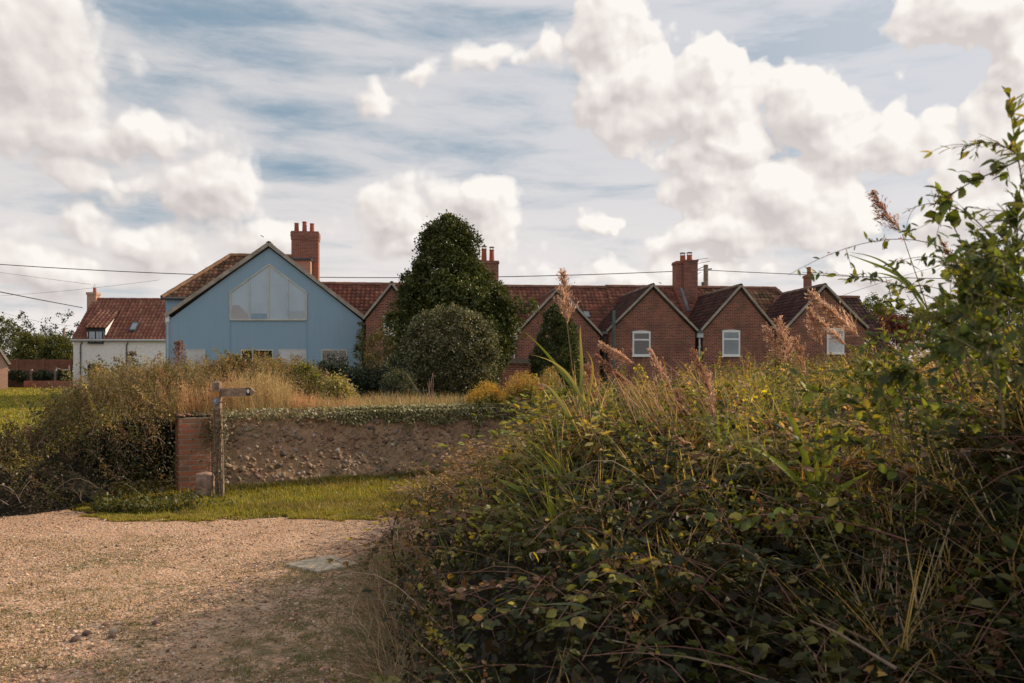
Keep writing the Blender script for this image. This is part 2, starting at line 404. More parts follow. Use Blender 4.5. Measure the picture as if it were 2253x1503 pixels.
def attrmat(name, rough=0.8, nscale=30, var=0.3, bstr=0.3, bdist=0.01, spec=0.25):
    m, k, out = newmat(name)
    a = k.n('ShaderNodeAttribute'); a.attribute_name = 'Col'
    tc = k.n('ShaderNodeTexCoord'); n = k.noise(tc.outputs['Object'], nscale, 5, 0.65)
    c = k.mix(k.maprange(n, 0.3, 0.7, 0.0, var), a.outputs['Color'], k.vmath('SCALE', a.outputs['Color'], 0.45))
    pbr(k, out, c, rough, n, bstr, bdist, spec=spec); return m

M = {}
M['leaf'] = leafmat('leaf_surface', 0.40, 0.022, 0.45, (1.7, 1.45, 0.5))
M['gloss_leaf'] = leafmat('waxy_leaf_surface', 0.22, 0.03, 0.45)
M['dry'] = leafmat('dry_straw_surface', 0.45, 0.02, 0.6, (1.4, 1.2, 0.95))
M['bark'] = attrmat('bark', 0.9, 40, .5, .5)
M['brick'] = brickmat('red_brown_brick', (0.30, 0.085, 0.052), (0.14, 0.048, 0.036), (0.36, 0.27, 0.21), ms=.0085, weather=.45)
M['brick_red'] = brickmat('bright_red_brick', (0.33, 0.09, 0.05), (0.20, 0.06, 0.04), (0.36, 0.27, 0.22), weather=.25)
M['brick_old'] = brickmat('old_pier_brick', (0.44, 0.15, 0.08), (0.26, 0.13, 0.085), (0.30, 0.225, 0.165), bw=.24, rh=.078, ms=.012, weather=.6, dark=(.17, .11, .07))
M['brick_pink'] = brickmat('pale_pink_brick', (0.50, 0.27, 0.18), (0.42, 0.21, 0.14), (0.5, 0.38, 0.3), weather=.1)
def bluepaint():
    m, k, out = newmat('blue_roughcast_render')
    tc = k.n('ShaderNodeTexCoord'); n = k.noise(tc.outputs['Object'], 38, 4, .7); n2 = k.noise(tc.outputs['Object'], .7, 5, .6)
    st = k.n('ShaderNodeMapping'); st.inputs['Scale'].default_value = (5, 5, .5); k.l(tc.outputs['Object'], st.inputs[0]); n3 = k.noise(st.outputs[0], 1.2, 4, .6)
    c = k.mix(k.maprange(n2, .35, .7), (0.285, 0.405, 0.51), (0.295, 0.395, 0.49))
    c = k.mix(k.maprange(n3, .45, .8, 0, .22), c, (0.165, 0.265, 0.35))
    c = k.mix(k.maprange(n, .45, .7, 0, .25), c, (0.15, 0.24, 0.32))
    pbr(k, out, c, .85, n, .8, .02, spec=.2); return m
M['blue'] = bluepaint()
M['white_render'] = plain('white_roughcast', (0.80, 0.78, 0.77), .9, 30, .10, .8, .02)
M['verge'] = plain('weathered_verge', (0.33, 0.28, 0.23), .9, 18, .3, .4)
M['upvc'] = plain('white_window_frame', (0.72, 0.72, 0.70), .45, 8, .04, .02)
M['cream'] = plain('cream_painted_wood', (0.56, 0.51, 0.42), .6, 12, .15, .1)
M['dark_frame'] = plain('dark_painted_wood', (0.035, 0.042, 0.05), .5, 12, .2, .05)
M['lead'] = plain('lead_sheet', (0.055, 0.062, 0.075), .6, 9, .3, .2)
M['gutter'] = plain('grey_gutter', (0.10, 0.10, 0.10), .5, 9, .2, .05)
M['pale_pipe'] = plain('pale_downpipe', (0.45, 0.47, 0.47), .5, 9, .1, .05)
M['dark_pipe'] = plain('dark_downpipe', (0.028, 0.03, 0.03), .5, 9, .3, .05)
M['flue'] = plain('grey_green_flue', (0.09, 0.12, 0.11), .5, 9, .2, .05)
M['pot'] = plain('terracotta_pot', (0.34, 0.09, 0.05), .85, 10, .25, .3)
M['cowl'] = plain('rusty_cowl', (0.12, 0.07, 0.05), .7, 10, .3, .2)
M['wood_grey'] = plain('weathered_post_wood', (0.25, 0.175, 0.125), .9, 25, .45, .6)
M['fence_brown'] = plain('brown_fence_timber', (0.22, 0.095, 0.06), .9, 8, .25, .3)
M['fence_grey'] = plain('grey_fence_timber', (0.15, 0.115, 0.09), .9, 8, .25, .3)
M['concrete'] = plain('concrete_post', (0.27, 0.22, 0.18), .95, 16, .25, .4)
M['wire'] = plain('black_cable', (0.015, 0.015, 0.015), .6, 5, .1, .0)
M['dark_room'] = plain('dark_interior', (0.018, 0.015, 0.013), .9, 3, .4, .0)
M['tile'] = attrmat('clay_tile', .85, 12, .45, .25, .01, .2)
M['stone'] = attrmat('rubble_stone', .92, 22, .55, .8, .02, .15)
def glassmat(name, col, rough=.06, blind=None):
    m, k, out = newmat(name)
    tc = k.n('ShaderNodeTexCoord'); n = k.noise(tc.outputs['Object'], .9, 3, .5)
    lo, hi = (.93, 1.05) if name.startswith('pale') else (.75, 1.2)
    c = k.mix(k.maprange(n, .35, .65), tuple(a * lo for a in col), tuple(min(1, a * hi) for a in col))
    b = pbr(k, out, c, rough, n, .04, .02, spec=.9); return m
M['glass_dark'] = glassmat('dark_window_glass', (.035, .034, .028))
M['glass_blue'] = glassmat('pale_blind_reflection_glass', (.36, .44, .51), .2)  # blinds and reflections mixed into one pane colour
M['glass_mid'] = glassmat('grey_window_glass', (.16, .19, .21))
M['glass_beige'] = glassmat('beige_curtained_glass', (.10, .085, .055))
M['glass_white'] = glassmat('white_curtained_glass', (.45, .45, .46), .3)

# ------------------------------------------------------------------ ground
def ground_z(x, y):
    return 0.6 * sstep(y, 14, 58) + 0.02 * (vnoise(x, y, .35, 5) - .5) * sstep(y, 4, 9)
def heightfield(name, xs, ys, zf, mat, kind='structure', lab=None):
    X, Y = np.meshgrid(xs, ys); Z = zf(X, Y); V = np.stack([X, Y, Z], -1).reshape(-1, 3)
    nx = len(xs); i, j = np.meshgrid(np.arange(nx - 1), np.arange(len(ys) - 1)); a = (j * nx + i).ravel()
    g = G(); g.add(V, [np.stack([a, a + 1, a + nx + 1, a + nx], 1)], (0.1, .1, .1))
    o = g.build(name, mat, smooth=True); tag(o, kind=kind); return o
def grassground():
    m, k, out = newmat('lawn_ground')
    tc = k.n('ShaderNodeTexCoord'); p = tc.outputs['Object']
    n = k.noise(p, 3.0, 6, .65); n2 = k.noise(p, .25, 4, .6); n3 = k.noise(p, 40, 3, .7)
    c = k.ramp(k.math('ADD', k.math('MULTIPLY', n, .5), k.math('MULTIPLY', n2, .5)), [(.3, (.055, .07, .015)), (.5, (.12, .13, .026)), (.7, (.19, .17, .045))])
    c = k.mix(k.maprange(n3, .4, .7, 0, .6), c, (.05, .06, .015))
    pbr(k, out, c, .95, n3, .9, .04, spec=.1); return m
def gravelmat():
    m, k, out = newmat('gravel_surface')
    tc = k.n('ShaderNodeTexCoord'); p = tc.outputs['Object']
    n0 = k.noise(p, .45, 5, .6); n1 = k.noise(p, 3.2, 6, .7); n2 = k.noise(p, 60, 4, .75); 
    vo = k.n('ShaderNodeTexVoronoi'); vo.inputs['Scale'].default_value = 42; k.l(p, vo.inputs['Vector'])
    vs = k.n('ShaderNodeSeparateColor'); k.l(vo.outputs['Color'], vs.inputs[0])
    c = k.ramp(k.math('ADD', k.math('MULTIPLY', n0, .45), k.math('MULTIPLY', n1, .55)), [(.32, (.35, .20, .11)), (.5, (.58, .35, .215)), (.68, (.70, .46, .30))])
    c = k.mix(k.maprange(vs.outputs[0], .72, .95, 0, .65), c, (.60, .49, .40))
    c = k.mix(k.maprange(vs.outputs[1], .75, .95, 0, .6), c, (.15, .10, .075))
    c = k.mix(k.maprange(n2, .5, .75, 0, .5), c, (.25, .16, .105))
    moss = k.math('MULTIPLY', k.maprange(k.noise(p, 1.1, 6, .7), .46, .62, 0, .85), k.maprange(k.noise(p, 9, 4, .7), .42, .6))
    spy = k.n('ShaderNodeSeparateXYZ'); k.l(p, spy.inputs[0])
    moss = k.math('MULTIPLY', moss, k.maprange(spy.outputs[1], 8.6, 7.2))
    shade_moss = k.math('MULTIPLY', k.math('MULTIPLY', k.maprange(spy.outputs[0], -2.5, -1.3), k.maprange(spy.outputs[1], 7.5, 6.7)), k.maprange(k.noise(p, 4.5, 5, .7), .40, .58, 0, .85))  # moss green, also darkens the gravel colour where the hedge's shadow falls
    c = k.mix(k.math('MAXIMUM', moss, shade_moss), c, (.115, .11, .035))
    h = k.math('ADD', k.math('MULTIPLY', n2, .5), k.math('ADD', k.math('MULTIPLY', n1, 1.2), k.math('MULTIPLY', vo.outputs['Distance'], -.7)))
    pbr(k, out, c, .95, h, 1.0, .03, spec=.15); return m
def soilmat():
    return plain('garden_soil', (.055, .042, .026), .95, 6, .5, .8, .05)
M['grassground'] = grassground(); M['gravel'] = gravelmat(); M['soil'] = soilmat(); M['core_shade'] = plain('shaded_core', (.014, .011, .007), .95, 9, .5, .6, .05)  # last one: near-black core colour, stands for shade inside the thickets
ys = np.concatenate([np.linspace(-60, 0, 8), np.linspace(1, 20, 60), np.linspace(21, 70, 40), np.array([90, 140, 250, 500, 1200])])
xs = np.concatenate([np.array([-900, -300, -150]), np.linspace(-80, -16, 18), np.linspace(-15, 15, 60), np.linspace(16, 80, 18), np.array([150, 300, 900])])
heightfield('ground', xs, ys, lambda X, Y: ground_z(X, Y) - .015, M['grassground'])
# gravel track: one sheet with a ragged edge
def track_far(x):          # where gravel stops, y as function of x
    x = np.asarray(x, float)
    return 9.75 + 0.012 * (x + 3) ** 2 * (x < -3) + 0.9 * sstep(x, -4.6, -6.5) + 0.55 * (fbm(x, x * 0, 1.3, 2) - .5) + .22 * (vnoise(x, x * 0, 5, 9) - .5)
gx = np.linspace(-16, 4, 240); gt = np.linspace(0, 1, 110)
Xg, Tg = np.meshgrid(gx, gt); Yg = -3 + Tg ** .8 * (track_far(Xg) + 3)
Zg = ground_z(Xg, Yg) + .004 + .035 * (fbm(Xg, Yg, .9, 11, 5) - .5) + 0.01 * (fbm(Xg, Yg, 7, 12, 3) - .5)
Zg[-1] -= .03
g = G(); nx = len(gx); i, j = np.meshgrid(np.arange(nx - 1), np.arange(len(gt) - 1)); a = (j * nx + i).ravel()
g.add(np.stack([Xg, Yg, Zg], -1).reshape(-1, 3), [np.stack([a, a + 1, a + nx + 1, a + nx], 1)], (.4, .3, .2))
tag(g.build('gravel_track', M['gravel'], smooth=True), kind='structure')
def track_z(x, y):
    return ground_z(x, y) + .004 + .035 * (fbm(x, y, .9, 11, 5) - .5) + 0.01 * (fbm(x, y, 7, 12, 3) - .5)

# loose stones on the track
ICO = (np.array([(0, 0, 1), (.9, 0, .3), (.28, .85, .3), (-.72, .52, .25), (-.72, -.52, .3), (.28, -.85, .25), (.5, .5, -.3), (-.3, .7, -.4), (-.8, 0, -.3), (-.3, -.7, -.35), (.6, -.4, -.4), (0, 0, -.8)]),
       [np.array([(0, 1, 2), (0, 2, 3), (0, 3, 4), (0, 4, 5), (0, 5, 1), (1, 6, 2), (2, 7, 3), (3, 8, 4), (4, 9, 5), (5, 10, 1), (2, 6, 7), (3, 7, 8), (4, 8, 9), (5, 9, 10), (1, 10, 6)])])
def stones(g, x, y, z, s, pal, squash=.6, w=None):
    n = len(x); a = rng.uniform(0, 6.28, n)
    X = np.stack([np.cos(a), np.sin(a), rng.normal(0, .2, n)], 1); Z0 = np.stack([rng.normal(0, .25, n), rng.normal(0, .25, n), np.ones(n)], 1)
    X = unit(X); Y = unit(np.cross(Z0, X)); Z = np.cross(X, Y)
    sz = np.stack([s * rng.uniform(.8, 1.5, n), s * rng.uniform(.7, 1.1, n), s * squash * rng.uniform(.7, 1.2, n)], 1)
    g.inst(ICO[0], ICO[1], np.stack([x, y, z], 1), X, Y, Z, sz, pick(pal, n, .25, w))
SPAL = [(.60, .39, .26), (.52, .33, .21), (.68, .51, .38), (.24, .15, .10), (.56, .34, .22), (.36, .24, .17)]
n = 52000
yy = 3.6 + 6.6 * rng.random(n) ** 1.25; xx = rng.uniform(-.66, .06, n) * yy * 1.02
keep = yy < track_far(xx) + .1; xx, yy = xx[keep], yy[keep]
cl = fbm(xx, yy, 1.1, 21) ; keep = rng.random(len(xx)) < sstep(cl, .25, .62) * .9 + .12; xx, yy = xx[keep], yy[keep]
ss = rng.lognormal(math.log(.0062), .42, len(xx))
g = G(); stones(g, xx, yy, track_z(xx, yy) + ss * .2, ss, SPAL)
tag(g.build('gravel', M['stone'], None, True), 'loose stones and grit lying over the gravel track', 'gravel', kind='stuff')
def gp(px, py):
    Y = FP * CH / (py - HOR); return (px - 1126.5) / FP * Y, Y
for (px, py, s, lab) in [(343, 1376, .045, 'dark flint stone alone in the middle of the gravel track'), (250, 1394, .04, 'pale flat stone beside a darker one on the gravel'),
                         (190, 1397, .042, 'dark flat stone left of the pale stone on the gravel'), (165, 1411, .035, 'small dark stone nearest the lower left of the track'),
                         (230, 1378, .03, 'low brown stone behind the pale stone on the gravel'), (247, 1405, .035, 'small dark stone just in front of the pale stone')]:
    x, y = gp(px, py); g = G(); stones(g, np.array([x]), np.array([y]), np.array([float(track_z(x, y)) + s * .25]), np.array([s]), [(.6, .5, .42) if 'pale' in lab[:4] else (.16, .11, .09)], .7)
    tag(g.build('stone', M['stone']), lab, 'stone', 'larger stones on the track')

GRASS = [(.24, .23, .025), (.30, .28, .035), (.36, .29, .06), (.14, .14, .02), (.42, .33, .12)]
# verge grass between track and wall, and lawn blades at left
g = G(); n = 95000
xx = rng.uniform(-7.5, .3, n); yy = rng.uniform(9.3, 13.9, n)
wall_y = 11.7 + (xx + 4.9) * .553
edge = track_far(xx) + .02 + rng.normal(0, .07, n)
keep = (yy > edge) & (yy < wall_y + .1) & (rng.random(n) < .35 + .65 * sstep(xx, -5.2, -4.0)); xx, yy = xx[keep], yy[keep]
hh = .018 + .05 * fbm(xx, yy, 1.5, 4) + .022 * rng.random(len(xx)); hh *= 1 + .5 * sstep(yy - wall_y[keep], -.5, 0)
dryp = sstep(fbm(xx, yy, 1.7, 97), .46, .64)[:, None]; cg = pick(GRASS, len(xx), .25, [3, 3, 2, 2, .6]); cg = cg * (1 - dryp * .5) + dryp * .5 * np.array([.26, .18, .08]); cg *= (.65 + .6 * fbm(xx, yy, 3.1, 98))[:, None]
blades(g, np.stack([xx, yy, ground_z(xx, yy) - .01], 1), hh * rng.uniform(.6, 1.5, len(xx)), .009, cg, .7, .9)
tag(g.build('grass', M['leaf']), 'short sunlit grass verge between the gravel and the flint wall', 'grass', kind='stuff')
g = G(); n = 130000
yy = 10.5 + 45 * rng.random(n) ** 1.7; xx = -yy * rng.uniform(.42, 1.0, n)
keep = yy > track_far(xx); xx, yy = xx[keep], yy[keep]
blades(g, np.stack([xx, yy, ground_z(xx, yy) - .015], 1), rng.uniform(.03, .07, len(xx)) * (1 + yy * .012), .012 + yy * .0008, pick(GRASS, len(xx), .22, [2, 3, 3, 2, 1]), .5, .6)
tag(g.build('lawn_grass', M['leaf']), 'mown lawn running back to the far garden fence', 'grass', kind='stuff')
g = G(); n = 60000; xx = rng.uniform(-5.6, -.9, n); e0 = track_far(xx); yy = e0 - .45 * rng.random(n) ** 1.6 + .1
k_ = fbm(xx, yy * 1.6, 2.6, 91) > .50 + .30 * (e0 - yy) / .45; xx, yy = xx[k_], yy[k_]
blades(g, np.stack([xx, yy, track_z(xx, yy) - .004], 1), rng.uniform(.015, .05, len(xx)), .008, pick(GRASS, len(xx), .25), .7, .8)
s_ = rng.uniform(.3, 5.2, 12000); d_ = -np.abs(rng.normal(0, .14, len(s_))) - .02; p_ = np.stack([-4.93 + .876 * s_ - .483 * -d_ * -1, 11.75 + .483 * s_ + .876 * d_], 1)
p3 = np.stack([p_[:, 0], p_[:, 1], np.zeros(len(s_))], 1); blades(g, p3, rng.uniform(.05, .17, len(s_)) * (.4 + vnoise(s_, s_ * 0, 2.5, 6)), .009, pick([(.10, .11, .03), (.07, .08, .025), (.16, .13, .06)], len(s_), .25), .7, .8)  # darker blades at the wall foot, its shadow band painted in their colour
tag(g.build('edge_grass', M['leaf']), 'ragged grass creeping over the gravel edge and the foot of the flint wall', 'grass', kind='stuff')
# tufts in gravel, denser in the hedge's shade and round the slab
g = G(); n = 90000
yy = 3.8 + 4.9 * rng.random(n) ** 1.2; xx = rng.uniform(-.66, .0, n) * yy
rightish = sstep(xx, -2.4, -1.0) * sstep(yy, 7.6, 6.6)
m1 = fbm(xx, yy, 1.3, 31); m2 = fbm(xx, yy, 5, 32)
slab = np.exp(-((xx + 1.75) ** 2 / .35 + (yy - 7.15) ** 2 / .16))
pr = sstep(m1 + .16 * sstep(xx, -1.9, -2.8) * sstep(yy, 8.6, 7.6) + .50 * rightish + .25 * slab, .46, .66) * sstep(m2, .36, .56) * .9 + .6 * slab * sstep(m2, .3, .5)
keep = rng.random(n) < pr; xx, yy = xx[keep], yy[keep]
blades(g, np.stack([xx, yy, track_z(xx, yy) - .005], 1), rng.uniform(.010, .034, len(xx)) * (1 + .8 * np.exp(-((xx + 1.75) ** 2 / .35 + (yy - 7.15) ** 2 / .16))), .004, pick([(.12, .14, .03), (.17, .16, .05), (.09, .11, .03), (.26, .22, .1)], len(xx), .25), .8, .8)
tag(g.build('grass_tufts', M['leaf']), 'sparse grass tufts growing through the gravel', 'grass', kind='stuff')

# concrete slab (inspection cover) in the track
def slabmat():
    m, k, out = newmat('cover_concrete')
    tc = k.n('ShaderNodeTexCoord'); p = tc.outputs['Object']
    ck = k.n('ShaderNodeTexBrick'); k.l(p, ck.inputs['Vector']); ck.inputs['Scale'].default_value = 1; ck.inputs['Brick Width'].default_value = .07; ck.inputs['Row Height'].default_value = .05; ck.inputs['Mortar Size'].default_value = .006; ck.offset = 0.0
    ck.inputs['Color1'].default_value = (.46, .385, .29, 1); ck.inputs['Color2'].default_value = (.41, .345, .265, 1); ck.inputs['Mortar'].default_value = (.34, .28, .21, 1)
    n = k.noise(p, 9, 5, .6); c = k.mix(k.maprange(n, .4, .7, 0, .45), ck.outputs[0], (.3, .25, .17))
    pbr(k, out, c, .9, k.math('SUBTRACT', n, ck.outputs['Fac']), .6, .01, spec=.2); return m
c4 = [gp(626, 1248), gp(700, 1265), gp(792, 1248), gp(728, 1229)]
bm = NB(); a = [bm.verts.new((x, y, -.02)) for x, y in c4]; b = [bm.verts.new((x, y, .035)) for x, y in c4]
bm.faces.new(b); bm.faces.new(a[::-1])
for i in range(4): bm.faces.new((a[i], a[(i + 1) % 4], b[(i + 1) % 4], b[i]))
tag(fin('inspection_cover', bm, slabmat(), bevel=.006), 'pale square patterned cover set in the gravel beside the hedge', 'drain cover')

# ------------------------------------------------------------------ garden soil behind the wall
WA = np.array([-4.93, 11.75]); WB = np.array([.9, 14.97])
wdir = (WB - WA) / np.linalg.norm(WB - WA); wnor = np.array([wdir[1], -wdir[0]])   # towards camera
def garden_z(X, Y):
    d = -((X - WA[0]) * wnor[0] + (Y - WA[1]) * wnor[1])
    return np.where(d < .15, .2, 0) * 0 + .98 * (1 - .55 * sstep(d, 3, 11)) + .1 * (fbm(X, Y, .8, 3) - .5)
gs = np.linspace(0.0, 9.5, 40); gd = np.linspace(.2, 14, 30)
S_, D_ = np.meshgrid(gs, gd); Xs = WA[0] + wdir[0] * S_ - wnor[0] * D_; Ys = WA[1] + wdir[1] * S_ - wnor[1] * D_
Zs = garden_z(Xs, Ys); Zs[-1] = -.1; Zs[:, 0] = 0.0; Zs[:, -1] = 0
g = G(); nx = len(gs); i, j = np.meshgrid(np.arange(nx - 1), np.arange(len(gd) - 1)); a = (j * nx + i).ravel()
g.add(np.stack([Xs, Ys, Zs], -1).reshape(-1, 3), [np.stack([a, a + 1, a + nx + 1, a + nx], 1)], (.1, .1, .1))
tag(g.build('garden_ground', M['soil'], smooth=True), kind='structure')

# ------------------------------------------------------------------ flint wall
wall = empty('flint_wall', (WA[0], WA[1], 0), math.atan2(wdir[1], wdir[0]))
tag(wall, 'low flint and mortar wall with a red brick end pier', 'wall')
Lw = float(np.linalg.norm(WB - WA)); HW = 1.12
def wall_body():
    g = G()
    u = np.linspace(.44, Lw, 420); v = np.linspace(-.1, HW, 84); U, V = np.meshgrid(u, v)
    top = HW + .05 * (fbm(U, U * 0, 1.1, 8) - .5)
    Vz = V / HW * top
    rough_ = .035 * (fbm(U, V, 4, 9, 4) - .5) + .03 * (fbm(U, V, 14, 10, 3) - .5)
    Yf = -rough_ - .02 + .03 * (V > HW - .01) * 0
    base = np.array([.36, .25, .155])
    tint = fbm(U, V, 1.3, 12); t2 = fbm(U, V, 6, 13)
    C = base * (0.65 + .75 * t2)[..., None]; C[..., 0] *= .9 + .35 * tint; C[..., 1] *= .95 + .1 * tint
    red = sstep(fbm(U, V, 2.2, 15), .60, .75)[..., None]; C = C * (1 - red * .3) + red * .3 * np.array([.27, .11, .07])
    wf = lambda q, z: -.035 * (fbm(q, z, 4, 9, 4) - .5) - .03 * (fbm(q, z, 14, 10, 3) - .5) - .02
    nx = len(u); i, j = np.meshgrid(np.arange(nx - 1), np.arange(len(v) - 1)); a = (j * nx + i).ravel()
    F = [np.stack([a, a + 1, a + nx + 1, a + nx], 1)]
    g.add(np.stack([U, Yf, Vz], -1).reshape(-1, 3), F, C.reshape(-1, 3))
    # top and back
    ub = np.linspace(.44, Lw, 120); tb = HW + .05 * (fbm(ub, ub * 0, 1.1, 8) - .5)
    vb = np.concatenate([np.stack([ub, np.full(120, -.01), tb - .002], 1), np.stack([ub, np.full(120, .17), tb + .05], 1), np.stack([ub, np.full(120, .34), tb - .01], 1), np.stack([ub, np.full(120, .34), ub * 0 - .1], 1)])
    fs = []
    for r_ in range(3):
        q = np.arange(119) + r_ * 120; fs.append(np.stack([q, q + 1, q + 121, q + 120], 1))
    g.add(vb, [np.concatenate(fs)], (.16, .12, .08))
    # flints and cobbles bedded in the face
    n = 1900; x = rng.uniform(.5, Lw, n); z = rng.uniform(.02, HW - .06, n) ** 1.0
    s = rng.lognormal(math.log(.021), .5, n); s = np.minimum(s, .06)
    pal = [(.40, .31, .24), (.32, .23, .17), (.50, .42, .35), (.22, .16, .12), (.33, .19, .13), (.30, .21, .15)]
    a = rng.uniform(-1.0, 1.0, n); X = np.stack([np.cos(a), rng.normal(0, .1, n), np.sin(a)], 1); Z = np.stack([rng.normal(0, .2, n), -np.ones(n), rng.normal(0, .2, n)], 1)
    X = unit(X); Y = unit(np.cross(Z, X)); Z = np.cross(X, Y)
    g.inst(ICO[0], ICO[1], np.stack([x, wf(x, z) + .1 * s, z], 1), X, Y, Z, np.stack([s * rng.uniform(.9, 1.7, n), s, s * .42], 1), pick(pal, n, .15, [1.4, 3, .7, 1.2, 1.2, 4]))
    return g.build('wall_body', M['stone'], wall, True)
wall_body()
bm = NB(); box(bm, 0, .45, -.045, .36, -.1, HW - .02); fin('brick_pier', bm, M['brick_old'], wall, bevel=.008)
g = G(); n = 160; u = rng.uniform(0, .46, n); stones(g, u, rng.uniform(-.04, .33, n), HW - .01 + rng.uniform(0, .035, n), rng.uniform(.02, .05, n), [(.2, .15, .1), (.13, .11, .07), (.24, .14, .09)], .6)
g.build('coping', M['stone'], wall, True)
def wpt(s, d, z=0.0):     # along wall, depth behind face (+ = behind)
    return np.stack([WA[0] + wdir[0] * s - wnor[0] * d, WA[1] + wdir[1] * s - wnor[1] * d, z + 0 * s], -1)

# ivy over the wall top
def ivy():
    root = tag(empty('wall_ivy', (WA[0] + 2, WA[1] + 1.2, HW)), 'pale leaved ivy trailing over the top of the flint wall', 'ivy')
    g = G(); IP = [(.24, .23, .10), (.36, .34, .18), (.12, .12, .04), (.50, .45, .28), (.20, .17, .06)]
    n = 21000; s = .5 + (Lw - .5) * rng.random(n)
    dens = .15 + .85 * sstep(s, 1.8, 3.4) * (.35 + .65 * sstep(vnoise(s, s * 0, 3.0, 47), .25, .6)) ; keep = rng.random(n) < dens; s = s[keep]; n = len(s)
    hang = 1.7 * (.03 + .20 * fbm(s, s * 0, 2.4, 41) ** 1.5 + .22 * sstep(vnoise(s, s * 0, 5.5, 43), .55, .95) * vnoise(s, s * 0, 1.5, 44)) * (.45 + .55 * sstep(s, 1.6, 3))
    t = rng.random(n); onface = rng.random(n) < .55
    z = np.where(onface, HW + .03 - hang * t ** 1.2, HW + .04 + rng.random(n) * .06); d = np.where(onface, -.05 - .05 * rng.random(n) * (1 - t * .5), rng.uniform(-.05, .36, n))
    p = wpt(s, d); p[:, 2] = z
    out = np.stack([np.full(n, wnor[0]), np.full(n, wnor[1]), np.full(n, .0)], 1) * .8
    leaves(g, p, out, rng.uniform(.03, .06, n), pick(IP, n, .2), QUADF, droop=.9, spread=.6)
    # ivy beside and on the pier
    n = 1500; s = rng.normal(.50, .12, n); z = rng.random(n) ** .7 * HW; p = wpt(s, -.06 - .04 * rng.random(n)); p[:, 2] = z
    keep = rng.random(n) < .25 + .5 * (z > .75); p = p[keep]; n = len(p)
    leaves(g, p, out[:n], rng.uniform(.025, .045, n), pick([(.08, .09, .035), (.14, .14, .06), (.16, .11, .06)], n, .25), QUADF, droop=.8, spread=.6)
    g.build('leaves', M['gloss_leaf'], root)
    g = G()
    for i in range(26):
        s0 = rng.uniform(.5, Lw); p0 = wpt(np.array(s0), np.array(-.05)); L = rng.uniform(.15, .55)
        pts = [p0 + np.array([rng.normal(0, .01), rng.normal(0, .01), HW - p0[2] - L * q - .0]) + np.array([rng.normal(0, .04) * q, 0, 0]) for q in np.linspace(0, 1, 6)]
        g.tube(pts, .004, .002, (.20, .14, .09))
    g.build('stem', M['bark'], root); unoff(root)
ivy()

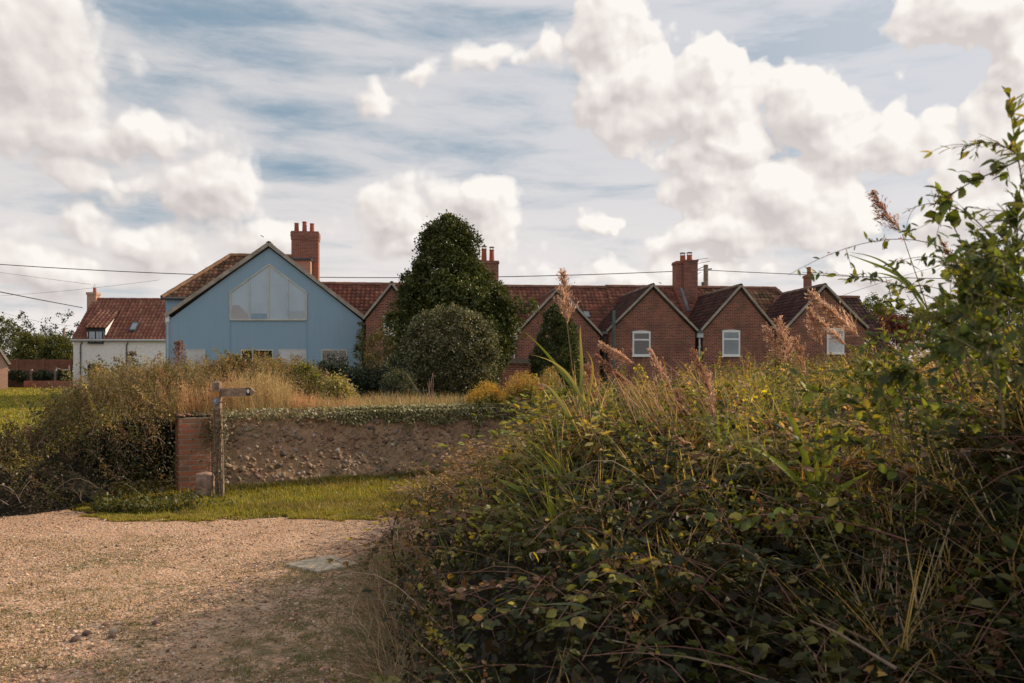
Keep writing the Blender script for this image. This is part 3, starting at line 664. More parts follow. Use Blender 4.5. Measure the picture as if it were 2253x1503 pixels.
# ------------------------------------------------------------------ fingerpost
def fingerpost():
    x, y = P(484, 1087, 11.35)[:2]
    r = tag(empty('fingerpost', (x, y, 0)), 'weathered wooden footpath signpost with one finger arm', 'signpost')
    r.rotation_euler = (0, R(-1.6), R(3))
    s = 11.35 / FP
    H = (1087 - 836) * s
    bm = NB(); hw = 8 * s
    vs = box(bm, -hw, hw, -hw, hw, -.15, H)
    top = bm.verts.new((0, 0, H + .03))
    for f in [f for f in bm.faces if all(v.co.z > H - .001 for v in f.verts)]:
        ed = [(l.vert, l.link_loop_next.vert) for l in f.loops]; bm.faces.remove(f)
        for a, b in ed: bm.faces.new((a, b, top))
    fin('post', bm, M['wood_grey'], r, bevel=.004)
    za = H - 22 * s; L = 75 * s
    bm = NB(); prism(bm, [(hw * .9, za - 9 * s), (hw + L - .06, za - 10 * s), (hw + L, za), (hw + L - .06, za + 9 * s), (hw * .9, za + 9 * s)], -.025, .02)
    arm = fin('finger_arm', bm, M['wood_grey'], r, bevel=.003)
    def disc(name, cx, cz, rx, rz, y0, mat, par, n=20):
        bm = NB(); prism(bm, [(cx + rx * math.cos(-t * 2 * math.pi / n), cz + rz * math.sin(t * 2 * math.pi / n) * -1 * -1) for t in range(n)], y0 - .004, y0); return fin(name, bm, mat, par)
    dk = plain('dark_emblem_paint', (.02, .017, .015), .5); wh = plain('white_emblem_paint', (.62, .58, .52), .6)
    bm = NB(); prism(bm, [(hw + L - .125, za - 8.5 * s), (hw + L - .065, za - 8.5 * s), (hw + L - .065, za + 8.5 * s), (hw + L - .125, za + 8.5 * s)], -.028, -.0255)
    em = fin('emblem', bm, dk, arm)
    cx = hw + L - .094
    bm = NB()
    ac = [(cx + .018 * math.cos(t), za + .006 + .026 * math.sin(t)) for t in [math.pi + i * math.pi / 9 for i in range(10)]] + [(cx + .021, za + .006), (cx + .019, za + .024), (cx + .008, za + .033), (cx + .003, za + .044), (cx - .003, za + .044), (cx - .008, za + .033), (cx - .019, za + .024), (cx - .021, za + .006)]
    prism(bm, ac, -.031, -.0285); e2 = fin('acorn_mark', bm, wh, arm)
    orange = plain('faded_orange_disc', (.42, .20, .04), .6, 30, .3); bl = plain('blue_disc_plastic', (.02, .12, .38), .35)
    disc('waymark', 0, H - 25 * s, .05, .045, -hw - .001, orange, r)
    wm = disc('waymark', 0, H - 41 * s, .038, .038, -hw - .001, bl, r)
    bm = NB(); n = 24
    o_ = []; i_ = []
    for q in range(n):
        t = q * 2 * math.pi / n
        o_.append(bm.verts.new((.032 * math.cos(t), -hw - .0065, H - 41 * s + .032 * math.sin(t)))); i_.append(bm.verts.new((.027 * math.cos(t), -hw - .0065, H - 41 * s + .027 * math.sin(t))))
    for q in range(n): bm.faces.new((o_[q], o_[(q + 1) % n], i_[(q + 1) % n], i_[q]))
    zc = H - 41 * s
    for poly in ([(-.016, -.008), (.004, -.012), (.004, .002), (-.016, .006)], [(-.020, .004), (.0, .020), (.018, -.002), (.004, .004)], [(.002, -.012), (.012, -.014), (.014, .0), (.004, .0)]):
        bm.faces.new([bm.verts.new((a, -hw - .0068, zc + b)) for a, b in poly])
    fin('waymark_symbol', bm, wh, wm)
    # ivy climbing the post
    iv = tag(empty('post_ivy', (x, y, 0)), 'ivy stems and small leaves climbing the lower signpost', 'ivy')
    g = G(); n = 900; z = rng.random(n) ** 1.0 * 1.42; tk = (rng.random(n) < .25 + .75 * np.exp(-((z - .95) / .25) ** 2)); z = z[tk]; n = len(z); a = rng.normal(.0, 1.0, n)
    p = np.stack([x + .065 * np.sin(a) + .06 * np.exp(-((z - .95) / .3) ** 2) * rng.random(n), y - .065 * np.cos(a), z], 1)
    leaves(g, p, np.stack([np.sin(a), -np.cos(a), a * 0], 1), rng.uniform(.025, .045, n), pick([(.30, .27, .19), (.16, .15, .08), (.08, .08, .035), (.22, .14, .09)], n, .2), QUADF, droop=.6)
    g.build('leaves', M['gloss_leaf'], iv)
    g = G()
    for i in range(6): g.tube([np.array([x + .05 * math.sin(i + q * 2) + (.02 if i % 2 else -.03), y - .075, 1.25 * q]) for q in np.linspace(0, 1, 9)], .009, .004, (.18, .12, .08))
    g.build('stem', M['bark'], iv); unoff(iv)
fingerpost()
# broken masonry block at the foot of the pier
bm = NB(); bmesh.ops.create_cube(bm, size=1)
bmesh.ops.subdivide_edges(bm, edges=bm.edges[:], cuts=5, use_grid_fill=True)
for v in bm.verts:
    c = v.co; k_ = 1 - .10 * (abs(c.x) * abs(c.y) * 4 + abs(c.z) * abs(c.x) * 3); nn = Vector((vnoise(c.x * 3 + 5, c.y * 3 + c.z * 4, 1, 3), vnoise(c.x * 3, c.z * 3 + 9, 1, 4), vnoise(c.y * 4, c.z * 3, 1, 6))) - Vector((.5, .5, .5))
    v.co = Vector((c.x * .26, c.y * .22, c.z * .36)) * k_ + nn * .07
x, y = P(450, 1085, 11.42)[:2]
o = fin('masonry_block', bm, plain('pinkish_mortar_lump', (.33, .21, .16), .95, 14, .35, 1.0, .03), smooth=True); o.location = (x, y, .15); o.rotation_euler = (.05, .06, .2)
tag(o, 'rough pinkish broken masonry block leaning on the brick pier', 'masonry block')

# ------------------------------------------------------------------ building frames
class Fr:
    def __init__(s, px, Y, deg):
        s.a = R(deg); s.u = Vector((math.cos(s.a), math.sin(s.a))); s.n = Vector((-math.sin(s.a), math.cos(s.a)))
        s.O = Vector(((px - 1126.5) / FP * Y, Y)); s.base = (s.O.x, s.O.y, 0)
    def __call__(s, px, py, d=0.0):
        t = (px - 1126.5) / FP; lam = (s.n.dot(s.O) + d) / (s.n.dot(Vector((t, 1))))
        p = Vector((lam * t, lam)); return s.u.dot(p - s.O), CH + lam * (HOR - py) / FP
    def sub(s, px, d=0):      # same plane, origin moved under px
        x, _ = s(px, 800, d); q = Fr.__new__(Fr); q.a = s.a; q.u = s.u; q.n = s.n; q.O = s.O + s.u * x; q.base = (q.O.x, q.O.y, 0); return q

TRED = [(.20, .078, .052), (.165, .064, .045), (.23, .095, .062), (.14, .058, .042)]
TDARK = [(.085, .040, .034), (.065, .034, .03), (.11, .05, .04), (.05, .03, .028)]  # dark tiles; on left wing slopes the tone stands for shade
TBROWN = [(.19, .095, .055), (.14, .07, .042), (.23, .12, .07), (.10, .055, .035)]
TBRIGHT = [(.26, .11, .075), (.23, .095, .066), (.29, .13, .09)]
def tiles(g, o, u, v, w, L, pal, pw=.24, ph=.30, amp=.028, clip=None):
    """rows of curved clay tiles over a rectangle o + u*w + v*L; clip(p)->keep mask of tile centres"""
    o = np.array(o, float); u = np.array(u, float); v = np.array(v, float); n = np.cross(u, v)
    nc = max(1, int(round(w / pw))); nr = max(1, int(round(L / ph))); pw = w / nc; ph = L / nr
    i, j = np.meshgrid(np.arange(nc), np.arange(nr)); i = i.ravel(); j = j.ravel()
    cen = o + np.outer((i + .5) * pw, u) + np.outer((j + .5) * ph, v)
    if clip is not None:
        m = clip(cen); i = i[m]; j = j[m]
    N = len(i)
    if N == 0: return
    us = np.array([0, .2, .4, .6, .8, 1.0]); prof = amp * np.array([.1, .9, 1.0, .3, -.45, .1])
    jit = rng.normal(0, .004, (N, 1))
    rows = []
    for (vv, hh) in ((-.05, .010), (-.05, .026), (1.0, .004)):
        rows.append(o + (i[:, None, None] + us[None, :, None]) * pw * u + (j[:, None, None] + vv) * ph * v + (prof[None, :, None] + hh + jit[..., None]) * n)
    V = np.stack(rows, 1)          # N,3,6,3
    base = (np.arange(N) * 18)[:, None]
    F = []
    for r_ in range(2):
        for c in range(5):
            F.append(base + np.array([[r_ * 6 + c, r_ * 6 + c + 1, (r_ + 1) * 6 + c + 1, (r_ + 1) * 6 + c]]))
    col = pick(pal, N, .09)
    streak = fbm(i * .35, j * .6, 1, 5)[:, None]; col = col * (.75 + .5 * streak)
    g.add(V.reshape(-1, 3), [np.concatenate(F)], np.repeat(col, 18, 0))
def ridge(g, a, b, r, col, seg=.4):
    a = np.array(a, float); b = np.array(b, float); L = np.linalg.norm(b - a); n = max(1, int(L / seg)); d = (b - a) / L
    up = np.array([0, 0, 1.0]); s = unit(np.cross(d, up)); up = np.cross(s, d)
    for q in range(n):
        p0 = a + d * L * q / n; p1 = a + d * (L * (q + 1) / n + .01); rr = r * (1 + .06 * (q % 2))
        t = np.linspace(-.35, math.pi + .35, 8)
        V = np.concatenate([p + rr * (np.cos(t)[:, None] * s + np.sin(t)[:, None] * up) for p in (p0, p1)])
        k_ = np.arange(7); g.add(V, [np.stack([k_, k_ + 1, k_ + 9, k_ + 8], 1)], np.array(col) * rng.uniform(.75, 1.2))
def slope_slab(g, o, u, v, w, L, t=.10, col=(.06, .04, .03), drop=.02):
    o = np.array(o, float); u = np.array(u, float); v = np.array(v, float); n = np.cross(u, v)
    q = [o - n * drop, o + u * w - n * drop, o + u * w + v * L - n * drop, o + v * L - n * drop]; q += [p - n * t for p in q]
    g.add(np.array(q), [np.array([(0, 1, 2, 3), (7, 6, 5, 4), (0, 4, 5, 1), (1, 5, 6, 2), (2, 6, 7, 3), (3, 7, 4, 0)])], col)

def window(parent, x0, x1, z0, z1, y, fmat, gmat, mull=(), trans=(), fw=.05, sill=True, depth=.07, name='window'):
    bm = NB()
    box(bm, x0, x0 + fw, y - .02, y + depth, z0, z1); box(bm, x1 - fw, x1, y - .02, y + depth, z0, z1)
    box(bm, x0 + fw, x1 - fw, y - .02, y + depth, z1 - fw, z1); box(bm, x0 + fw, x1 - fw, y - .02, y + depth, z0, z0 + fw)
    for m_ in mull: box(bm, m_ - fw * .5, m_ + fw * .5, y - .017, y + depth - .003, z0 + fw, z1 - fw)
    for t_ in trans: box(bm, x0 + fw, x1 - fw, y - .014, y + depth - .006, t_ - fw * .5, t_ + fw * .5)
    w = fin(name, bm, fmat, parent)
    bm = NB(); box(bm, x0 + fw * .6, x1 - fw * .6, y - .010, y - .004, z0 + fw * .6, z1 - fw * .6); fin('pane', bm, gmat, w)
    if sill:
        bm = NB(); box(bm, x0 - .05, x1 + .05, y - .07, y + .02, z0 - .05, z0 - .003); fin('sill', bm, fmat, w)
    return w
def pot(parent, x, y, z0, h, r, mat=None, cowl=False, taper=.85):
    bm = NB(); cyl(bm, (x, y), r, z0, z0 + h * .9, 14, r * taper); cyl(bm, (x, y), r * taper * 1.12, z0 + h * .9, z0 + h, 14, r * taper * 1.12)
    o = fin('chimney_pot', bm, mat or M['pot'], parent)
    if cowl:
        bm = NB()
        for q in range(6):
            t = q * math.pi / 3; rod(bm, (x + r * .75 * math.cos(t), y + r * .75 * math.sin(t), z0 + h), (x + r * .75 * math.cos(t), y + r * .75 * math.sin(t), z0 + h + .13), .01, 5)
        cyl(bm, (x, y), r * 1.15, z0 + h + .13, z0 + h + .17, 12, r * .7); fin('cowl', bm, M['cowl'], parent)
    return o
def pipe(parent, x, y, z0, z1, r, mat, bend=0.0, name='downpipe'):
    bm = NB(); rod(bm, (x, y, z0), (x, y, z1), r)
    if bend: rod(bm, (x, y, z1 - .01), (x + bend, y - .03, z1 + .22), r)
    for z in np.arange(z0 + .4, z1, 1.1): box(bm, x - r * 1.5, x + r * 1.5, y - r * 1.3, y + r * 2.2, z, z + .04)
    return fin(name, bm, mat, parent)

# ------------------------------------------------------------------ the blue house
def blue_house():
    f = Fr(592, 37.5, 8)
    h = tag(empty('blue_house', f.base, f.a), 'blue rendered house with a broad front gable and pointed glazed window', 'house')
    xa, za = f(592, 540); xl, zl = f(364, 697); xr, zr = f(799, 699)
    wl, _ = f(373, 800); wr, _ = f(796, 800)
    # openings are built by composing the facade out of a subtracted polygon: recesses made with a boolean-free frame on the plane
    bm = NB(); prism(bm, [(wl, 0), (wr, 0), (wr, zr - .12), (xa, za - .05), (wl, zl - .12)], 0, 4.0)
    fin('wall', bm, M['blue'], h)
    # raised render band round the central bay
    b0, zb = f(507, 706); b1, _ = f(674, 706); _, zh = f(590, 770)
    bm = NB()
    box(bm, b0 - .03, b0, -.025, .01, .2, zb); fin('render_bead', bm, M['blue'], h)
    bm = NB(); box(bm, b1, b1 + .03, -.025, .01, .2, zb); fin('render_bead', bm, M['blue'], h)
    # verge boards and ridge
    bm = NB()
    for (x, z) in ((xl, zl), (xr, zr)):
        bar(bm, (x, -.14, z + .04), (xa, -.14, za + .06), .06, .17)
    fin('verge_board', bm, M['verge'], h)
    g = G()
    L = math.hypot(xa - xl, za - zl); c, s = (xa - xl) / L, (za - zl) / L
    tiles(g, (xl, 3.9, zl + .04), (0, -1, 0), (c, 0, s), 4.0, L, TBROWN); slope_slab(g, (xl, 3.9, zl + .03), (0, -1, 0), (c, 0, s), 3.95, L)
    L2 = math.hypot(xr - xa, za - zr); c, s = (xr - xa) / L2, (za - zr) / L2
    tiles(g, (xr, -.1, zr + .04), (0, 1, 0), (-c, 0, s), 4.0, L2, TRED); slope_slab(g, (xr, -.05, zr + .03), (0, 1, 0), (-c, 0, s), 3.95, L2)
    ridge(g, (xa, -.12, za + .06), (xa, 4.0, za + .06), .13, (.24, .19, .14))
    g.build('roof', M['tile'], h)
    # pentagon window
    pw = [f(507, 704), f(674, 704), f(674, 643), f(592, 582), f(507, 643)]
    bm = NB(); prism(bm, pw, -.004, .02)
    win = fin('gable_window', bm, M['glass_blue'], h)
    bm = NB(); n = 5
    for i in range(n):
        a = pw[i]; b = pw[(i + 1) % n]; bar(bm, (a[0], -.03, a[1]), (b[0], -.03, b[1]), .055, .04 if i else .08, up=(0, -1, 0) if False else (0, 1, 0))
    fin('window_frame', bm, M['cream'], win)
    for px in (549, 591, 633):
        x, _ = f(px, 700); _, zt = f(px, 582 + abs(px - 592) / 84 * 61 + 3); _, z0 = f(px, 703)
        bm = NB(); box(bm, x - .02, x + .02, -.045, -.006, z0, zt); fin('mullion', bm, M['cream'], win)
    # faint blinds / rails behind the glass
    for (a, b, z0, z1, m_) in ((507, 549, 672, 702, (.40, .37, .38)), (549, 591, 690, 702, (.24, .33, .42)), (633, 674, 684, 702, (.38, .42, .46))):
        x0, zz0 = f(a + 4, z1); x1, zz1 = f(b - 4, z0); bm = NB()
        if a == 507: prism(bm, [(x0, zz0), (x1, zz0), (x1, zz0 + .25), (x0 + .3, zz1), (x0, zz1)], -.012, -.005)
        else: prism(bm, [(x0, zz0), (x1, zz0), (x1, zz1), (x0, zz1)], -.012, -.005)
        fin('blind', bm, plain('blind_cloth', m_, .5, 3, .05, .0), win)
    # lower windows
    for (a, b, gm, ml) in ((409, 452, 'glass_white', ()), (530, 601, 'dark_room', (556,)), (613, 674, 'glass_white', (642,)), (707, 764, 'glass_beige', (744,))):
        x0, z1 = f(a, 769); x1, _ = f(b, 769); window(h, x0, x1, z1 - 1.35, z1, -.01, M['cream'], M[gm], [f(q, 770)[0] for q in ml], (), .05)
    # return wall end, gutter, downpipe
    x0, z0 = f(365, 697); x1, z1 = f(373, 709)
    bm = NB(); box(bm, x0, x1, -.10, .5, z1, z0 + .05); fin('soffit_box', bm, M['upvc'], h)
    pipe(h, f(370, 720)[0], -.06, .2, f(370, 716)[1], .04, M['pale_pipe'], -.12)
    # rear hipped range
    d0, d1 = 4.05, 7.0
    xe, ze = f(356, 655, d0); xr1, _ = f(688, 640, d0 + 1.5); xh, zh_ = f(507, 563, d1)
    run = d1 - d0; Ls = math.hypot(run, zh_ - ze); cv, sv = run / Ls, (zh_ - ze) / Ls
    bm = NB(); box(bm, xe + .15, xr1, d0 + .12, 2 * d1 - d0, 0, ze - .08)
    # gable at right end of rear range
    fin('rear_wall', bm, M['blue'], h)
    g = G()
    def clipf(p):
        t = (p[:, 1] - d0) / run; return p[:, 0] > xe + t * (xh - xe) - .05
    tiles(g, (xe, d0, ze), (1, 0, 0), (0, cv, sv), xr1 - xe, Ls, TBROWN, clip=clipf)
    V = np.array([(xe, d0, ze - .03), (xr1, d0, ze - .03), (xr1, d1, zh_ - .03), (xh, d1, zh_ - .03), (xe, 2 * d1 - d0, ze - .03), (xr1, 2 * d1 - d0, ze - .03)])
    g.add(V, [np.array([(0, 1, 2, 3), (3, 2, 5, 4)]), np.array([(0, 3, 4), (1, 5, 2)])], (.10, .06, .04))
    ridge(g, (xh, d1, zh_ + .02), (xr1, d1, zh_ + .02), .13, (.30, .17, .10))
    ridge(g, (xe, d0, ze + .02), (xh, d1, zh_ + .02), .11, (.34, .19, .11))
    g.build('rear_roof', M['tile'], h)
    bm = NB(); rod(bm, (xe - .05, d0 - .02, ze - .03), (xr1, d0 - .02, ze - .03), .07); fin('gutter', bm, M['gutter'], h)
    # chimney
    dc = 4.3; x0, zt = f(641, 508, dc); x1, _ = f(700, 508, dc); x0b, zb = f(641, 640, dc)
    bm = NB(); box(bm, x0, x1, dc, dc + .75, 3.5, zt - .45)
    box(bm, x0 - .03, x1 + .03, dc - .03, dc + .78, zt - .45, zt - .30); box(bm, x0 - .045, x1 + .045, dc - .045, dc + .795, zt - .30, zt - .06); box(bm, x0 - .02, x1 + .02, dc - .02, dc + .77, zt - .06, zt)
    ch = fin('chimney', bm, M['brick_red'], h)
    for (px, py) in ((652.5, 491), (670, 488), (686.5, 492)):
        x, z = f(px, py, dc + .35); pot(ch, x, dc + .36, zt, z - zt, .125)
    # lead topped tile-hung abutment left of the stack
    x0, z1 = f(645, 568, 3.6); x1, z0 = f(683, 610, 3.6)
    bm = NB(); box(bm, x0, x1, 3.6, 4.25, z0 - 1, z1 - .1); fin('tile_hung_dormer', bm, M['brick_pink'], h)
    bm = NB(); box(bm, x0 - .1, x1 + .05, 3.5, 4.25, z1 - .1, z1); fin('lead_cap', bm, M['lead'], h)
blue_house()

# ------------------------------------------------------------------ terrace of gabled brick cottages
ROW = Fr(1436, 38.0, 6)
MRY = 6.3; MRZ = None
def cottage(apx, apy, fl, fr_, fy, seg, roofpal, mainpal, label, wmat='brick', win=None, ridge_y=633, deep=5.9, d0=1.2):
    """apx/apy apex pixel, fl/fr_ feet pixels x, fy feet pixel y, seg = px extent of its share of the main range"""
    f = ROW.sub(apx)
    h = tag(empty('brick_cottage', f.base, f.a), label, 'house', 'gabled brick cottages of the terrace')
    xa, za = f(apx, apy + 3); xl, zl = f(fl, fy); xr, zr = f(fr_, fy)
    bm = NB(); prism(bm, [(xl + .12, 0), (xr - .12, 0), (xr - .12, zr - .03), (xa, za - .08), (xl + .12, zl - .03)], 0, 6.4)
    fin('gable_wall', bm, M[wmat], h)
    g = G()
    L = math.hypot(xa - xl, za - zl); c, s = (xa - xl) / L, (za - zl) / L
    tiles(g, (xl, deep, zl + .02), (0, -1, 0), (c, 0, s), deep + .1, L, roofpal, pw=.2, ph=.27); slope_slab(g, (xl, deep, zl), (0, -1, 0), (c, 0, s), deep + .05, L)
    L2 = math.hypot(xr - xa, za - zr); c, s = (xr - xa) / L2, (za - zr) / L2
    tiles(g, (xr, -.1, zr + .02), (0, 1, 0), (-c, 0, s), deep + .1, L2, mainpal, pw=.2, ph=.27); slope_slab(g, (xr, -.05, zr), (0, 1, 0), (-c, 0, s), deep + .05, L2)
    ridge(g, (xa, -.1, za + .03), (xa, deep, za + .03), .10, (.22, .15, .11))
    g.build('wing_roof', M['tile'], h)
    for (x, z) in ((xl, zl), (xr, zr)):
        bm = NB(); bar(bm, (x, -.115, z - .0), (xa, -.115, za + .03), .07, .095); fin('verge_board', bm, M['verge'], h)
    # its share of the main range
    x0, _ = f(seg[0], ridge_y, MRY); x1, zr_ = f(seg[1], ridge_y + .4, MRY); dd_ = 0
    zR = f((seg[0] + seg[1]) / 2, ridge_y, MRY)[1]; ze = zR - (MRY - d0) * .86; run = MRY - d0; Ls = math.hypot(run, zR - ze)
    g = G(); tiles(g, (x0, d0, ze), (1, 0, 0), (0, run / Ls, (zR - ze) / Ls), x1 - x0, Ls, mainpal, pw=.24, ph=.30); slope_slab(g, (x0, d0, ze), (1, 0, 0), (0, run / Ls, (zR - ze) / Ls), x1 - x0, Ls)
    slope_slab(g, (x1, 2 * MRY - d0, ze), (-1, 0, 0), (0, -run / Ls, (zR - ze) / Ls), x1 - x0, Ls)
    ridge(g, (x0, MRY, zR + .03), (x1, MRY, zR + .03), .11, (.26, .13, .09))
    g.build('main_roof', M['tile'], h)
    bm = NB(); prism(bm, [(x0, 0), (x1, 0), (x1, ze), (x0, ze)], d0 + .2, 2 * MRY - d0 - .2); fin('main_wall', bm, M[wmat], h)
    if win:
        a, b, t, bo, gm = win; wx0, wz1 = f(a, t); wx1, wz0 = f(b, bo)
        w = window(h, wx0, wx1, wz0, wz1, -.012, M['upvc'], M[gm], (), (wz1 - (wz1 - wz0) * .33,), .075)
        # shallow arched soldier head
        bm = NB()
        n = 9
        for q in range(n):
            t0 = q / n; t1 = (q + 1) / n; xx0 = wx0 - .02 + (wx1 - wx0 + .04) * t0; xx1 = wx0 - .02 + (wx1 - wx0 + .04) * t1; zz = wz1 + .012 + .05 * (1 - (2 * (t0 + t1) / 2 - 1) ** 2)
            box(bm, xx0 + .004, xx1 - .004, -.02, .02, wz1 + .004, zz)
        fin('window_head', bm, M['upvc'], w)
    return h, f, zR
NG = 'glass_dark'
c1, f1, _ = cottage(862, 622, 799, 925, 702, (705, 955), TRED, TRED, 'brick gabled cottage next to the blue house, half behind the tall evergreen', win=(843, 868, 696, 737, 'glass_white'), ridge_y=627, d0=3.6)
c2, f2, _ = cottage(1045, 628, 948, 1140, 722, (955, 1138), TRED, TRED, 'brick gabled cottage hidden mostly behind the tall evergreen, two cowled pots above', ridge_y=631)
c3, f3, _ = cottage(1229, 632, 1130, 1325, 738, (1138, 1332), TRED, TRED, 'brick gabled cottage behind the small pointed shrub and tall reed plume', win=None, ridge_y=633)
c4, f4, _ = cottage(1436, 626, 1334, 1535, 729, (1332, 1538), TDARK, TRED, 'brick gabled cottage with a fully visible white two-light window', win=(1391.5, 1431, 730, 783, 'glass_dark'), ridge_y=633)
c5, f5, _ = cottage(1629, 627, 1541, 1709, 727, (1538, 1706), TDARK, TBROWN, 'brick gabled cottage with shade-darkened left roof slope just right of the tall brick stack', win=(1589, 1628, 728, 783, 'glass_mid'), ridge_y=635)
c6, f6, _ = cottage(1814, 626, 1727, 1908, 722, (1722, 1890), TDARK, TDARK, 'end brick gabled cottage behind the pink reed plumes with a thin chimney', win=(1819, 1857, 724, 778, 'glass_white'), ridge_y=655, deep=4.6)
# details of cottages
def stack(par, f, pxl, pxr, ptop, d, zb, mat, pots, cap=True, dep=.6, name='chimney', capmat=None):
    x0, zt = f(pxl, ptop, d); x1, _ = f(pxr, ptop, d)
    bm = NB(); box(bm, x0, x1, d, d + dep, zb, zt - .16)
    box(bm, x0 - .04, x1 + .04, d - .04, d + dep + .04, zt - .16, zt - .05); box(bm, x0 - .015, x1 + .015, d - .015, d + dep + .015, zt - .05, zt)
    c = fin(name, bm, M[mat], par)
    for (px, py, r, cw) in pots:
        x, z = f(px, py, d + dep / 2); pot(c, x, d + dep / 2, zt, max(.15, z - zt - (.17 if cw else 0)), r, cowl=cw)
    return c
stack(c2, f2, 1058, 1097, 573, 6.0, 4, 'brick', [(1065, 541, .15, True), (1082, 543, .14, True)])
stack(c4, f4, 1489, 1532, 574, 5.6, 3.5, 'brick_red', [(1502, 556, .16, True), (1517, 555, .16, True)], dep=.8)
# offset second flue of the stack
x0, zt = f4(1504, 572, 5.45); x1, _ = f4(1534, 572, 5.45)
bm = NB(); box(bm, x0, x1, 5.35, 5.58, 3.5, zt - .1); box(bm, x0 - .03, x1 + .035, 5.31, 5.575, zt - .1, zt + .0); fin('chimney_flue', bm, M['brick'], c4)
bm = NB(); a = f4(1496, 633, 5.2); b = f4(1518, 685, 2.5); bar(bm, (a[0], 5.0, a[1] - .05), (b[0], 2.7, b[1] + .02), .15, .05); b2 = f4(1535, 672, 3.0)
fin('lead_flashing', bm, M['lead'], c4)
stack(c6, f6, 1774, 1786, 605, 5.0, 4, 'brick_red', [(1780, 588, .12, False)], dep=.35)
bm = NB()
for (a, b) in (((1530, 572), (1558, 568)), ((1534, 580), (1562, 575)), ((1536, 602), (1543, 599))):
    p = f4(*a, 5.9); q = f4(*b, 5.9); rod(bm, (p[0], 5.9, p[1]), (q[0], 5.9, q[1]), .012, 5)
p = f4(1534, 570, 5.9); q = f4(1535, 605, 5.9); rod(bm, (p[0], 5.9, p[1]), (q[0], 5.9, q[1]), .014, 5)
fin('aerial', bm, M['wire'], c4)
x, z = f5(1538, 745); pipe(c5, x, -.07, .3, z, .045, M['pale_pipe'])
bm = NB(); a = f5(1533, 743); b = f5(1545, 733); box(bm, a[0], b[0], -.16, .02, a[1], b[1]); fin('hopper', bm, M['pale_pipe'], c5)
x, z = f4(1330, 740); pipe(c4, x, -.07, .3, z, .06, M['dark_pipe'])
x, z = f4(1347, 684); pipe(c4, x, -.35, .3, z, .075, M['flue'], name='flue_pipe')
x, z = f3(1131, 748); pipe(c3, x, -.07, 1.9, z, .045, M['pale_pipe'])
bm = NB(); a = f3(1126, 748); b = f3(1138, 738); box(bm, a[0], b[0], -.16, .02, a[1], b[1]); fin('hopper', bm, M['pale_pipe'], c3)
# valley gutters between gables
for (cc, ff, px, py) in ((c4, f4, 1330, 733), (c5, f5, 1538, 731)):
    x, z = ff(px, py); bm = NB(); box(bm, x - .13, x + .13, -.2, .0, z - .05, z + .08); fin('valley_gutter', bm, M['gutter'], cc)
# skylight in main roof of third cottage
def skylight(par, f, px0, px1, py0, py1, d, slope, gm):
    x0, z1 = f(px0, py0, d); x1, z0 = f(px1, py1, d); dz = .36; run = dz / slope
    bm = NB(); up = Vector((0, -math.sin(math.atan(slope)), math.cos(math.atan(slope))))
    a = Vector(((x0 + x1) / 2, d, z0)); b = a + Vector((0, run, dz)); bar(bm, a + up * .07, b + up * .07, x1 - x0, .08, up=up); o = fin('skylight', bm, M['lead'], par)
    bm = NB(); bar(bm, a + (b - a) * .1 + up * .115, a + (b - a) * .9 + up * .115, (x1 - x0) * .8, .012, up=up); fin('pane', bm, gm, o)
skylight(c3, f3, 1285, 1299, 683, 702, 3.15, .86, M['glass_mid'])
# hipped end beyond the fifth cottage
g = G(); x0, _ = f5(1706, 635, MRY); x1, _ = f5(1722, 655, MRY); zR = f5(1650, 635, MRY)[1]; ze = zR - 5.1 * .86; run = 5.1; Ls = math.hypot(run, zR - ze)
def ch(p): return (p[:, 0] - x0) < (1 - (p[:, 1] - 1.2) / run) * 2.2 + .1
tiles(g, (x0, 1.2, ze), (1, 0, 0), (0, run / Ls, (zR - ze) / Ls), 2.3, Ls, TBROWN, clip=ch)
g.add(np.array([(x0, 1.2, ze - .03), (x0 + 2.3, 1.2, ze - .03), (x0, MRY, zR - .03), (x0 + 2.3, 2 * MRY - 1.2, ze), (x0, 2 * MRY - 1.2, ze)]), [np.array([(0, 1, 2), (2, 1, 3), (2, 3, 4)])], (.12, .07, .05))
ridge(g, (x0, MRY, zR + .02), (x0 + 2.3, 1.2, ze + .03), .1, (.2, .11, .08)); g.build('hip_roof', M['tile'], c5)
# lean-to in front of the third cottage
LT = Fr(1120, 31.5, 6)
lt = tag(empty('lean_to', LT.base, LT.a), 'flat roofed red brick outbuilding behind the yellow goldenrod', 'outbuilding')
x0, z1 = LT(1056, 800); x1, _ = LT(1162, 800); bm = NB(); box(bm, x0, x1, 0, 5.5, 0, z1); fin('wall', bm, M['brick'], lt)
bm = NB(); box(bm, x0 + .1, x1 + .1, -.12, 5.6, z1 + .003, LT(1100, 789)[1]); fin('roof', bm, M['fence_grey'], lt)
x, _ = LT(1086, 800); pipe(lt, x, -.06, .3, LT(1086, 806)[1] + .2, .03, M['pale_pipe'])

